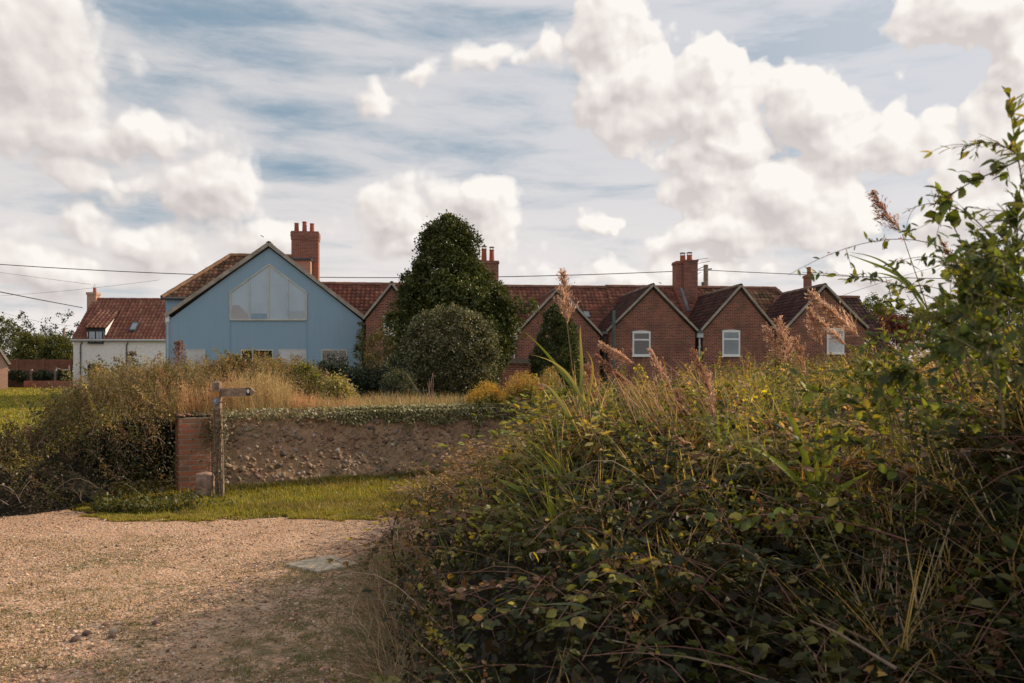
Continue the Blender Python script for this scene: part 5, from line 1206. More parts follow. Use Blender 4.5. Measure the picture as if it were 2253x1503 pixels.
# weed mound left of the pier
MC = np.array([-6.05, 13.6])
def mound_h(X, Y):
    r1 = np.sqrt(((X + 5.85) / 1.6) ** 2 + ((Y - 13.3) / 2.9) ** 2); r2 = np.sqrt(((X + 4.9) / 2.0) ** 2 + ((Y - 15.2) / 2.4) ** 2)
    a = 1.86 * np.clip(1 - r1 ** 2.0, 0, 1) ** .55; b = 1.86 * np.sqrt(np.clip(1 - r2 ** 2.4, 0, 1))
    c = .9 * np.sqrt(np.clip(1 - (((X + 6.5) / 1.1) ** 2 + ((Y - 11.3) / 1.5) ** 2), 0, 1))
    return np.maximum(np.maximum(a, b), c) * (.86 + .28 * fbm(X, Y, 1.1, 51, 3))
def mound():
    root = tag(empty('weed_thicket', (MC[0], MC[1], 0)), 'overgrown mound of brambles and seeding weeds left of the brick pier', 'thicket', kind='stuff')
    # dark sheet standing for the shade of the twiggy inside
    xs_ = np.linspace(-8.2, -2.8, 60); ys_ = np.linspace(9.6, 17.8, 80); X, Y = np.meshgrid(xs_, ys_); Z = mound_h(X, Y) * .66 - .14 + .08 * (fbm(X, Y, 5, 52) - .5)
    front = -((X - WA[0]) * wnor[0] + (Y - WA[1]) * wnor[1]); al = (X - WA[0]) * wdir[0] + (Y - WA[1]) * wdir[1]
    Z = np.where((al > -.5) & (front < .6), -.3, Z)
    Z = np.where(front < 1.6, np.minimum(Z, -.25 + (Z + .25) * sstep(-al, .35, 1.9)), Z)
    g = G(); nx = len(xs_); i, j = np.meshgrid(np.arange(nx - 1), np.arange(len(ys_) - 1)); a = (j * nx + i).ravel()
    g.add(np.stack([X - MC[0], Y - MC[1], Z], -1).reshape(-1, 3), [np.stack([a, a + 1, a + nx + 1, a + nx], 1)], (.03, .022, .015)); g.build('woody_base', M['core_shade'], root)
    def samp(n):
        x = rng.uniform(-8.2, -2.8, n); y = rng.uniform(9.6, 17.8, n); h = mound_h(x, y)
        fr_ = -((x - WA[0]) * wnor[0] + (y - WA[1]) * wnor[1]); al_ = (x - WA[0]) * wdir[0] + (y - WA[1]) * wdir[1]
        k_ = (h > .12) & ~((al_ > -.08) & (fr_ < .4)); return x[k_], y[k_], h[k_]
    g = G(); x, y, h = samp(95000)
    dz = np.abs(rng.normal(0, .13, len(x))); nearp = ((x + 5.2) ** 2 + (y - 12.2) ** 2) < 1.3; u = rng.random(len(x)) < np.where(nearp, .7, .3); z = np.where(u, h * rng.random(len(x)), h - dz)
    p = np.stack([x + rng.normal(0, .05, len(x)), y + rng.normal(0, .05, len(x)), z], 1)
    e = .05; gx_ = (mound_h(x + e, y) - mound_h(x - e, y)) / (2 * e); gy_ = (mound_h(x, y + e) - mound_h(x, y - e)) / (2 * e); o = unit(np.stack([-gx_, -gy_, np.full(len(x), .8)], 1))
    lowp = [(.05, .055, .022), (.075, .075, .028), (.11, .075, .05), (.035, .036, .018), (.13, .095, .06)]  # low leaves, with the shade at the mound's foot in their colour
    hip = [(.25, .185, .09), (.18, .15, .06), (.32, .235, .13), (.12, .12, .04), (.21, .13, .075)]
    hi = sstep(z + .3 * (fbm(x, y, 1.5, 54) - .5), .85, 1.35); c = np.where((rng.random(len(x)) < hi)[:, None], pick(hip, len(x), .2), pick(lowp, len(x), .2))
    leaves(g, p, o, rng.uniform(.025, .055, len(x)), c, QUADF, droop=.2, spread=.8); g.build('leaves', M['leaf'], root)
    g = G(); x, y, h = samp(9000); k_ = rng.random(len(x)) < sstep(h, .5, 1.4); x, y, h = x[k_], y[k_], h[k_]
    L = rng.uniform(.22, .5, len(x)); stalks(g, np.stack([x, y, h - L * .55], 1), L, .003, [(.26, .18, .10), (.20, .15, .07), (.16, .15, .06)], (-.12, -.05), .25, .75, 16, .022, [(.28, .21, .11), (.20, .17, .075), (.15, .15, .055), (.27, .17, .11)], .9)
    g.build('seed_heads', M['dry'], root)
    g = G(); x, y, h = samp(1500); m = len(x); per = 70; t = rng.random((m, per)); Lh = rng.uniform(.2, .5, m)[:, None]; ln = rng.normal(0, .35, (m, 2)) - np.array([.35, .15])
    P_ = np.stack([x[:, None] + ln[:, :1] * t * Lh + rng.normal(0, .05, (m, per)) * (1.2 - t), y[:, None] + ln[:, 1:] * t * Lh + rng.normal(0, .05, (m, per)) * (1.2 - t), h[:, None] - .12 + t * Lh], -1).reshape(-1, 3)
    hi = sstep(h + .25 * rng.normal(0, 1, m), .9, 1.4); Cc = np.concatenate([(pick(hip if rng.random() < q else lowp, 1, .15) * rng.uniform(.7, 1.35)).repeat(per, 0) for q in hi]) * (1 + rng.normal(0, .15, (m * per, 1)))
    leaves(g, P_, np.tile([0, 0, .5], (m * per, 1)), rng.uniform(.022, .045, m * per), np.clip(Cc, .008, .8), QUADF, spread=.9); g.build('leaves', M['leaf'], root)
    g = G(); x, y, h = samp(900)
    for a, b, c in zip(x, y, h):
        z0 = c * rng.uniform(.25, .95); az = rng.uniform(0, 6.28); L = rng.uniform(.3, .8); d = np.array([math.cos(az), math.sin(az) - .5, 0])
        g.tube([np.array([a, b, z0]) + d * L * t * .8 + np.array([0, -.1, .30 * L * math.sin(t * 3.0)]) for t in np.linspace(0, 1, 6)], .004, .002, pick([(.24, .16, .12), (.14, .08, .06), (.30, .24, .18)], 1)[0], 3)
    g.v = g.v; g.build('twigs', M['bark'], root)
    for o_ in root.children:
        if o_.name.startswith(('leaves', 'seed', 'twigs')): o_.location = (-MC[0], -MC[1], 0)
mound()
# low greens along the track edge in front of mound and pier
g = G(); n = 9000; x = rng.uniform(-7.4, -3.6, n); y = track_far(x) + rng.gamma(1.5, .28, n); k_ = (y < 11.9) & (fbm(x, y, 2.2, 95) > .46); x, y = x[k_], y[k_]; n = len(x)
leaves(g, np.stack([x, y, .02 + .16 * rng.random(n) ** 2 * (.5 + vnoise(x, y, 2, 3))], 1), np.tile([0, -.3, .8], (n, 1)), rng.uniform(.03, .06, n), pick([(.08, .09, .025), (.12, .12, .035), (.05, .055, .02), (.17, .14, .06)], n, .2, [3, 2, 3, 1]), LEAF, droop=.1, spread=.9)
tag(g.build('low_weeds', M['leaf']), 'low green weeds and nettles along the foot of the pier', 'weeds', kind='stuff')

# tall brown dock above the mound
def dock(px, ptop, Y, z0, label, cols, sz=.05, group=None):
    t = P(px, ptop, Y); root = tag(empty('dock_plant', (t.x, Y, z0)), label, 'plant', group)
    g = G(); H = t.z - z0; g.tube([np.array([.04 * math.sin(q * 4), 0, H * q]) for q in np.linspace(0, 1, 8)], .008, .004, (.2, .12, .08)); 
    for i in range(5):
        a = rng.uniform(0, 6.28); q = .55 + .08 * i; g.tube([np.array([math.cos(a) * .12 * t_, math.sin(a) * .12 * t_, H * q + .25 * t_]) for t_ in np.linspace(0, 1, 4)], .004, .002, (.2, .12, .08), 3)
    g.build('stem', M['bark'], root)
    g = G(); n = 700; q = 1 - .5 * rng.random(n) ** 1.3; a = rng.uniform(0, 6.28, n); r_ = rng.random(n) * .13 * (1.2 - q) * 2.5
    leaves(g, np.stack([np.cos(a) * r_, np.sin(a) * r_, H * q], 1), np.tile([0, 0, .5], (n, 1)), rng.uniform(.5, 1, n) * sz, pick(cols, n, .2), QUADF); g.build('seed_heads', M['dry'], root)
dock(393, 752, 14.0, 1.2, 'tall brown seeding dock rising in front of the blue house', [(.26, .15, .11), (.34, .22, .17), (.2, .11, .09)], .05)
dock(290, 775, 13.6, 1.2, 'feathery dark weed on top of the mound before the white wall', [(.12, .10, .06), (.2, .15, .1)], .04)
# bare reddish stems and twiggy dead plants behind the wall
for (pts, Y, lab) in (([(950, 885), (935, 850), (927, 818)], 14.6, 'bare pinkish stems sticking up above the ivied wall'), ([(870, 900), (858, 870), (850, 850)], 14.9, 'bare pale branching twigs left of the pinkish stems'), ([(782, 905), (775, 885), (772, 870)], 14.2, 'short reddish bare twigs above the wall near the pale seed plant')):
    root = tag(empty('dead_plant', P(pts[0][0], pts[0][1], Y)), lab, 'dead plant'); g = G(); o = np.array(root.location)
    for i in range(9):
        b = np.array(P(pts[0][0] + rng.normal(0, 8), pts[0][1] + 20, Y)); e = np.array(P(pts[2][0] + rng.normal(0, 22), pts[2][1] + abs(rng.normal(0, 25)), Y + rng.normal(0, .1))); m_ = (b + e) / 2 + rng.normal(0, .03, 3)
        pp = bez([b, m_, e], 7) - o; g.tube(pp, .006, .0035, pick([(.42, .25, .18), (.34, .27, .2)], 1)[0], 3)
        if i % 2 and 'twigs' in lab:
            for q in (3, 4, 5): g.tube([pp[q], pp[q] + np.array([rng.normal(0, .07), 0, .08])], .004, .003, (.36, .28, .2), 3)
    g.build('stems', M['bark'], root)

# goldenrod
def goldenrod(px0, px1, ptop, pbot, Y, n, label, cols):
    c = P((px0 + px1) / 2, pbot, Y); root = tag(empty('goldenrod', c), label, 'flowering plant', 'goldenrod clumps behind the wall')
    gs_, gf, gl = G(), G(), G(); o = np.array(c); s = Y / FP
    for i in range(n):
        u = rng.uniform(px0, px1); t = ptop + (abs(u - (px0 + px1) / 2) / (px1 - px0) * 2) ** 2 * (pbot - ptop) * .45 + rng.uniform(0, 22); Yi = Y + rng.normal(0, .3)
        b = np.array(P((px0 + px1) / 2 + (u - (px0 + px1) / 2) * .75, pbot + 10, Yi)); e = np.array(P(u, t, Yi)); pp = bez([b, (b + e) / 2, e], 6) - o; gs_.tube(pp, .004, .002, (.14, .13, .05), 3)
        m_ = 90; q = rng.random(m_) ** 1.2 * .38; side = rng.normal(0, 1, (m_, 3)) * np.array([1, 1, .3]) * (.04 + .22 * q[:, None] * .6); base = pp[-1] + (pp[0] - pp[-1]) * q[:, None] + side - np.array([0, 0, 1]) * (np.linalg.norm(side, axis=1) * .35)[:, None]
        leaves(gf, base, np.tile([0, 0, .3], (m_, 1)), rng.uniform(.014, .028, m_), pick(cols, m_, .2), QUADF, spread=.9)
        m_ = 34; q = .3 + .7 * rng.random(m_); base = pp[-1] + (pp[0] - pp[-1]) * q[:, None]; leaves(gl, base, rng.normal(0, 1, (m_, 3)) * [1, 1, .2], rng.uniform(.05, .09, m_), pick([(.10, .13, .04), (.15, .16, .05), (.07, .09, .03)], m_, .2), SPIKY, droop=.3, spread=.4)
    gs_.build('stems', M['leaf'], root); gf.build('flowers', M['dry'], root); gl.build('leaves', M['leaf'], root)
YEL = [(.55, .33, .035), (.45, .27, .04), (.62, .40, .06), (.34, .22, .05)]
goldenrod(1030, 1115, 834, 905, 14.6, 70, 'bright yellow goldenrod clump nearest the ivied wall end', YEL)
goldenrod(1105, 1200, 812, 900, 15.0, 80, 'wider goldenrod clump with fading orange tops', YEL + [(.40, .24, .08), (.34, .25, .1)])
goldenrod(1190, 1232, 800, 890, 14.6, 34, 'narrow upright goldenrod clump in front of the pointed shrub', [(.45, .28, .06), (.36, .24, .08), (.3, .24, .1)])

# ------------------------------------------------------------------ THE BIG THICKET ON THE RIGHT
def xL(Y): return np.interp(Y, [1, 2, 3, 4.6, 6, 8, 9.5, 11, 12.5, 14, 16], [.3, -.1, -.40, -.72, -.95, -1.22, -1.42, -1.35, -1.0, -.6, -.3])
def thick_h(X, Y):
    X = np.asarray(X, float); Y = np.asarray(Y, float)
    e = X - xL(Y) + .25 * (fbm(Y, X * .3, 1.3, 61) - .5)
    s = np.clip(e / np.interp(Y, [3, 5, 6.3, 7, 9, 11, 13], [1.1, 1.3, 1.6, 2.3, 3.2, 5.0, 5.6]), 0, 1) ** .68
    H = np.interp(Y, [1.0, 1.8, 2.6, 4, 5.5, 7, 9, 13, 16], [.2, .45, .72, 1.08, 1.42, 1.52, 1.50, 1.48, 1.4])
    h = H * s * (.80 + .36 * fbm(X, Y, .9, 62, 3)) + .34 * (fbm(X, Y, 2.3, 63, 3) - .5) * sstep(e, .1, .8) + .16 * (vnoise(X, Y, 5.0, 66) - .5) * sstep(e, .1, .5)
    # the tall shrub by the right edge
    h = h + .95 * sstep(X, 1.5, 2.6) * sstep(Y, 1.0, 2.0) * sstep(Y, 5.2, 3.2)
    h = np.maximum(h, 2.3 * sstep(X - np.maximum(.66 * Y + .16, 1.45), 0, .95) * sstep(Y, 3.0, 2.2))  # unseen mass beside and behind the camera, added to block ambient light
    h = h + .25 * sstep(X, 2.4, 4.2) * sstep(Y, 5, 7)
    return np.where(e < 0, -.05, h)
def thicket():
    root = tag(empty('bramble_thicket', (2.5, 7, 0)), 'dense tangled bramble and weed thicket filling the right foreground', 'thicket', kind='stuff')
    off = np.array([2.5, 7, 0])
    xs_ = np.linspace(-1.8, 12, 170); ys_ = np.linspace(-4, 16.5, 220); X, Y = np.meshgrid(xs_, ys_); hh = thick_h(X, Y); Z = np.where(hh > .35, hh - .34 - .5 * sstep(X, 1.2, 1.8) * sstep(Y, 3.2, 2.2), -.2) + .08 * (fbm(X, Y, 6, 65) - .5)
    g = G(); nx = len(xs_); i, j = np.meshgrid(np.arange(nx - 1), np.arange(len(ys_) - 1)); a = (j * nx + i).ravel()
    g.add(np.stack([X, Y, Z], -1).reshape(-1, 3) - off, [np.stack([a, a + 1, a + nx + 1, a + nx], 1)], (.02, .017, .012)); g.build('woody_base', M['core_shade'], root)  # core sheet under the leaves, shade of the inside in its colour
    def samp(n, y0, y1, pw_=1.0):
        y = y0 + (y1 - y0) * rng.random(n) ** pw_; x = rng.uniform(-1.9, np.maximum(y, .3) * .72 + 1.6, n); h = thick_h(x, y); k_ = (h > .04); return x[k_], y[k_], h[k_]
    def normal(x, y):
        e = .06; gx_ = (thick_h(x + e, y) - thick_h(x - e, y)) / (2 * e); gy_ = (thick_h(x, y + e) - thick_h(x, y - e)) / (2 * e)
        return unit(np.stack([-np.clip(gx_, -3, 3), -np.clip(gy_, -3, 3), np.ones(len(x))], 1))
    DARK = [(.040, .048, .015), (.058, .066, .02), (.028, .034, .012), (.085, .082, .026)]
    OLIVE = [(.10, .125, .022), (.15, .165, .03), (.21, .20, .045), (.06, .075, .018)]
    YELL = [(.38, .33, .05), (.48, .38, .07), (.30, .29, .05), (.42, .26, .07)]
    BROWN = [(.22, .13, .075), (.31, .20, .12), (.13, .075, .045), (.42, .29, .19), (.19, .09, .05)]
    def colour(x, y, h, n):
        c = pick(OLIVE, n, .22) * (.8 + .45 * sstep(y, 4, 8))[:, None]; u = rng.random(n)
        dk = sstep(4.3 - y + 1.6 * (fbm(x, y, .8, 71) - .5), -.6, 1.0) * .85
        br = sstep(fbm(x, y, .7, 72) + .22 * sstep(x, 1.3, -.5) + .05 * sstep(y, 4, 6), .50, .66) * .85
        ye = sstep(fbm(x, y, 1.3, 73), .48, .66) * .75 * sstep(y, 3.2, 5.5) + .06
        c = np.where((u < br)[:, None], pick(BROWN, n, .22), c)
        u = rng.random(n); c = np.where((u < dk)[:, None], pick(DARK, n, .22), c)
        u = rng.random(n); c = np.where((u < ye * .6)[:, None], pick(YELL, n, .2), c)
        return c
    pals = [DARK, OLIVE + [(.32, .25, .09)], YELL + OLIVE[1:3], BROWN, [(.10, .11, .025), (.15, .155, .032), (.20, .19, .05)]]
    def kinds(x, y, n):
        dk = sstep(4.6 - y + 1.8 * (fbm(x, y, .8, 71) - .5), -.6, 1.2) * .85  # near leaves turn dark: shade of the front thicket put into their colour
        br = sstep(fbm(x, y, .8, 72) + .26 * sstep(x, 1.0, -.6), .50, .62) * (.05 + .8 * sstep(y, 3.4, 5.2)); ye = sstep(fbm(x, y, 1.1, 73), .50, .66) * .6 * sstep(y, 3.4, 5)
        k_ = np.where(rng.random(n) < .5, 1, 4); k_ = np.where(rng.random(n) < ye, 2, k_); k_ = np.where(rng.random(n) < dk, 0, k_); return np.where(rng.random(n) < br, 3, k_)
    # filling leaves low in the mass, coloured dark for the shaded gaps
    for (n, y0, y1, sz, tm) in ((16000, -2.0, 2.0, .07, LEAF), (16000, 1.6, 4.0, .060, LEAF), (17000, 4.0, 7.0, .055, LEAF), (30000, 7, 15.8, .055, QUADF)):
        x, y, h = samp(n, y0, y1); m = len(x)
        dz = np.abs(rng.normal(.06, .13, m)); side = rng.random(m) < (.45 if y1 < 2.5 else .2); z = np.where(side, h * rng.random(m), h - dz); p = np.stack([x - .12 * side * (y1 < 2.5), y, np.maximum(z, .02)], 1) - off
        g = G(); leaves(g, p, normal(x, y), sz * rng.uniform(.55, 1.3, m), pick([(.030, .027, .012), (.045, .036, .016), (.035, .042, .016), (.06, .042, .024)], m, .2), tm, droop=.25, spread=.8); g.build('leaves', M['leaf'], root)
    # arching leafy canes: leaflets in threes along each cane
    gl, gs = G(), G()
    for (n, y0, y1, tm, sz, nod) in ((900, -1.5, 2.2, LEAF, .062, 10), (860, 2.2, 4.6, LEAF, .052, 12), (900, 4.6, 7.5, LEAF, .056, 12), (1500, 7.5, 15.6, QUADF, .056, 12)):
        x, y, h = samp(n, y0, y1); k_ = rng.random(len(x)) < .25 + .75 * sstep(x - xL(y), .3, 1.1); k_ &= (y > 2.3) | (x > np.maximum(.66 * y + .75, 2.1)); x, y, h = x[k_], y[k_], h[k_]; m = len(x); kd = kinds(x, y, m); acc = [[], [], [], []]
        for i in range(m):
            az = rng.uniform(0, 6.28); L = rng.uniform(.35, 1.0); d = np.array([math.cos(az), math.sin(az), 0]); A = rng.uniform(.06, .26); p0 = np.array([x[i], y[i], h[i] - .10]) - off
            t = np.linspace(0, 1, 8); path = p0 + d * L * t[:, None] + np.array([0, 0, 1.0]) * (A * np.sin(t * 2.7))[:, None]
            gs.tube(path, .0035, .0015, (.24, .12, .09) if kd[i] < 3 else (.26, .18, .12), 3)
            tn = np.linspace(.12, 1, nod) + rng.normal(0, .02, nod); pn = p0 + d * L * tn[:, None] + np.array([0, 0, 1.0]) * (A * np.sin(tn * 2.7))[:, None]
            sd = np.array([-d[1], d[0], 0]); sg = np.where(np.arange(nod) % 2, 1, -1)[:, None]; D = sd * sg * .8 + d * .45 + rng.normal(0, .35, (nod, 3)); D[:, 2] += .1
            pn = pn + unit(D) * sz * .6; a_ = np.cross(D, [0, 0, 1.0])
            for f_ in (0, 1, -1):
                acc[0].append(pn); acc[1].append(D + a_ * f_ * 1.2); acc[2].append(np.full(nod, sz * rng.uniform(.6, 1.2) * (1 if f_ == 0 else .8))); 
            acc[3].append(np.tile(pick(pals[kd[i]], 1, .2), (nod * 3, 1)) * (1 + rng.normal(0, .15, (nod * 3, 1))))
        B, D, S_2, Cc = [np.concatenate(q) for q in acc]; up = np.tile([.2, -.25, 1.0], (len(B), 1)) + rng.normal(0, .35, (len(B), 3)); X_, Y_, Z_ = frames(D, up)
        yel = rng.random(len(B)) < .03; Cc = np.where(yel[:, None], pick(YELL, len(B), .2), Cc)
        gl.inst(tm[0], tm[1], B, X_, Y_, Z_, np.stack([S_2 * 1.1, S_2, S_2], 1), np.clip(Cc, .01, .8))
    gl.build('bramble_leaves', M['leaf'], root); gs.build('canes', M['bark'], root)
    # fine weeds in tufts, each one a tapering upright spray
    g = G(); x, y, h = samp(1500, 2.4, 15); m = len(x); kd = kinds(x, y, m); per = 60
    t = rng.random((m, per)); Lh = rng.uniform(.18, .5, m)[:, None]; ln = rng.normal(0, .35, (m, 2)) - np.array([.12, 0])
    P_ = np.stack([x[:, None] + ln[:, :1] * t * Lh + rng.normal(0, .035, (m, per)) * (1.2 - t), y[:, None] + ln[:, 1:] * t * Lh + rng.normal(0, .035, (m, per)) * (1.2 - t), h[:, None] - .08 + t * Lh], -1).reshape(-1, 3) - off
    Cc = np.concatenate([pick(pals[q], per, .15) * rng.uniform(.8, 1.3) for q in kd]); leaves(g, P_, np.tile([0, 0, .5], (m * per, 1)), rng.uniform(.016, .036, m * per), np.clip(Cc, .01, .8), QUADF, spread=.9); g.build('small_leaves', M['leaf'], root)
    # fountains of long grass, green and straw
    g = G(); x, y, h = samp(700, 2.3, 13.5); k_ = (rng.random(len(x)) < .3 + .7 * sstep(x - xL(y), .4, 1.8)) ; x, y, h = x[k_], y[k_], h[k_]; m = len(x); per = 34; straw = fbm(x, y, .8, 81) + .1 * rng.normal(0, 1, m) > .5
    Cc = np.concatenate([pick(TAN + [(.55, .42, .25)], per, .15) if q else pick([(.15, .18, .05), (.20, .23, .06), (.11, .14, .05), (.28, .27, .10)], per, .15) for q in straw])
    X1 = np.repeat(x, per) + rng.normal(0, .05, m * per); Y1 = np.repeat(y, per) + rng.normal(0, .05, m * per); Lb = np.repeat(rng.uniform(.3, .75, m) * (1 - .35 * sstep(y, 7, 9.5)), per) * rng.uniform(.5, 1.1, m * per)
    blades(g, np.stack([X1, Y1, np.repeat(h, per) - .2], 1) - off, Lb, .006 + .0005 * Y1, Cc, .9, .9, (-.18, 0)); g.build('grass_blades', M['leaf'], root)
    # bare twigs
    g = G(); x, y, h = samp(420, 2.3, 12)
    for a, b, c in zip(x, y, h):
        az = rng.uniform(0, 6.28); L = rng.uniform(.3, .9); d = np.array([math.cos(az), math.sin(az), 0]); arch = rng.uniform(.0, .3)
        g.tube([np.array([a, b, c - .04]) + d * L * t + np.array([0, 0, arch * math.sin(t * 2.2)]) - off for t in np.linspace(0, 1, 6)], rng.uniform(.002, .0045), .0012, pick([(.34, .19, .14), (.40, .32, .22), (.26, .14, .11)], 1)[0], 3)
    g.build('twigs', M['bark'], root)
    # straw grass along the lower left edge
    g = G(); m = 3600; y = 3.4 + 4.2 * rng.random(m); x = xL(y) + rng.normal(.10, .14, m); L = rng.uniform(.15, .48, m)
    blades(g, np.stack([x, y, np.full(m, -.01)], 1) - off, L, .006, pick([(.34, .24, .15), (.26, .18, .11), (.40, .31, .20), (.14, .14, .05)], m, .2), 1.6, 1.1, (-.25, -.1)); g.build('straw', M['dry'], root)
thicket()

# ------------------------------------------------------------------ reeds
PINK = [(.48, .32, .24), (.58, .41, .32), (.38, .24, .17), (.66, .50, .40)]
REDP = [(.38, .22, .155), (.46, .29, .21), (.29, .16, .115)]
def plume(g, a, b, droop, wide, n=150, cols=PINK, hw=.0045):
    """feathery panicle from a (base) to b (tip)"""
    a = np.array(a, float); b = np.array(b, float); L = np.linalg.norm(b - a); ax = (b - a) / L
    t = rng.random(n) ** .9; base = a + (b - a) * t[:, None]
    side = rng.normal(0, 1, (n, 3)) * np.array([1, .7, .35]) + np.array(droop)
    d = unit(ax * 1.3 + unit(side) * .95 * wide)
    ln = L * (.42 - .30 * t) * rng.uniform(.6, 1.15, n)
    up = np.tile([0, 0, 1.0], (n, 1)) + rng.normal(0, .3, (n, 3)); X, Y, Z = frames(d, up)
    g.inst(BLADE[0], BLADE[1], base, X, Y, Z, np.stack([np.full(n, hw), ln, ln], 1), pick(cols, n, .2), bend=rng.uniform(.1, .6, n))
    # spikelets
    m = n * 7; q = rng.integers(0, n, m); tt = rng.random(m)
    p = base[q] + d[q] * (ln[q] * tt)[:, None] - Z[q] * (.35 * ln[q] * tt ** 2)[:, None] + rng.normal(0, .004, (m, 3)) * L * 3
    leaves(g, p, d[q], rng.uniform(.010, .022, m) * (L / .35) ** .5, pick(cols, m, .22), SPIKY, droop=.2, spread=.3)
def reed(path, Y, label, pl=None, cols=PINK, leavs=(), r=.004, n=150, droop=(0, 0, -.3), wide=.8, stemcol=(.30, .24, .13), group='reeds with feathery plumes', hw=.0045):
    """path: pixel points base..tip of stem; pl: (px,py) plume tip; leavs: (control pixel points, width, col1, col2, twist)"""
    Ys = Y if isinstance(Y, (list, tuple)) else [Y] * len(path)
    W = [np.array(P(a, b, y)) for (a, b), y in zip(path, Ys)]; o = W[0]; root = tag(empty('reed', o), label, 'reed', group)
    g = G(); pp = bez(W, 14) - o; g.tube(pp, r, r * .5, stemcol, 5); g.build('stem', M['dry'], root)
    if pl is not None:
        g = G(); e = np.array(P(pl[0], pl[1], Ys[-1])) - o; plume(g, pp[-1], e, droop, wide, n, cols, hw); g.build('plume', M['dry'], root)
    for (pts, w, c1, c2, tw) in leavs:
        g = G(); q = [np.array(P(a, b, Ys[-1] + dy)) - o for (a, b, dy) in pts]; ribbon(g, bez(q, 14), w, c1, c2, tw); g.build('leaf', M['leaf'], root)
    return root
GR1, GR2, PALE = (.13, .17, .05), (.20, .23, .06), (.42, .38, .27)
reed([(1300, 1130), (1275, 960), (1258, 800), (1248, 715)], 5.0, 'tall reed with upright pink plume and long green leaves before the pointed shrub', (1240, 602), leavs=[
    ([(1272, 870, 0), (1235, 820, -.1), (1205, 770, -.15), (1150, 728, -.2)], .020, GR1, GR2, .6), ([(1290, 905, 0), (1265, 850, -.1), (1255, 795, -.1), (1165, 780, -.2)], .020, GR1, PALE, 1.2),
    ([(1270, 905, 0), (1290, 820, .1), (1272, 740, .1), (1278, 715, .1)], .022, GR1, (.35, .28, .12), .5), ([(1275, 960, 0), (1240, 900, -.1), (1225, 850, -.1), (1180, 838, -.2)], .022, GR1, PALE, .8),
    ([(1285, 910, 0), (1300, 850, .1), (1318, 800, .1), (1288, 770, .1)], .016, (.3, .24, .05), (.4, .3, .08), .3), ([(1320, 1010, 0), (1360, 990, -.1), (1350, 940, -.1), (1270, 925, -.2)], .02, GR2, (.4, .28, .1), .4)], r=.0045, n=130, wide=.55)
reed([(2085, 820), (2050, 700), (2010, 590), (1985, 515)], 3.4, 'tall reed plume against the sky over the thicket', (1922, 426), leavs=[
    ([(2040, 700, 0), (1990, 600, 0), (1950, 560, 0), (1862, 555, 0)], .012, GR1, GR1, .4), ([(2030, 660, 0), (1990, 600, 0), (1950, 590, 0), (1855, 556, 0)], .016, GR1, GR1, .8), ([(2045, 690, 0), (2010, 620, 0), (1960, 600, 0), (1915, 600, 0)], .014, GR1, GR2, .3)],
    r=.003, n=110, cols=REDP, droop=(-.6, 0, -.5), wide=.75, hw=.0028)
reed([(2150, 820), (2140, 720), (2120, 640), (2108, 600)], 3.4, 'dark reed plume against the sky right of the tallest one', (2078, 535), r=.003, n=70, cols=REDP, wide=.8, droop=(-.5, 0, -.4), hw=.003)
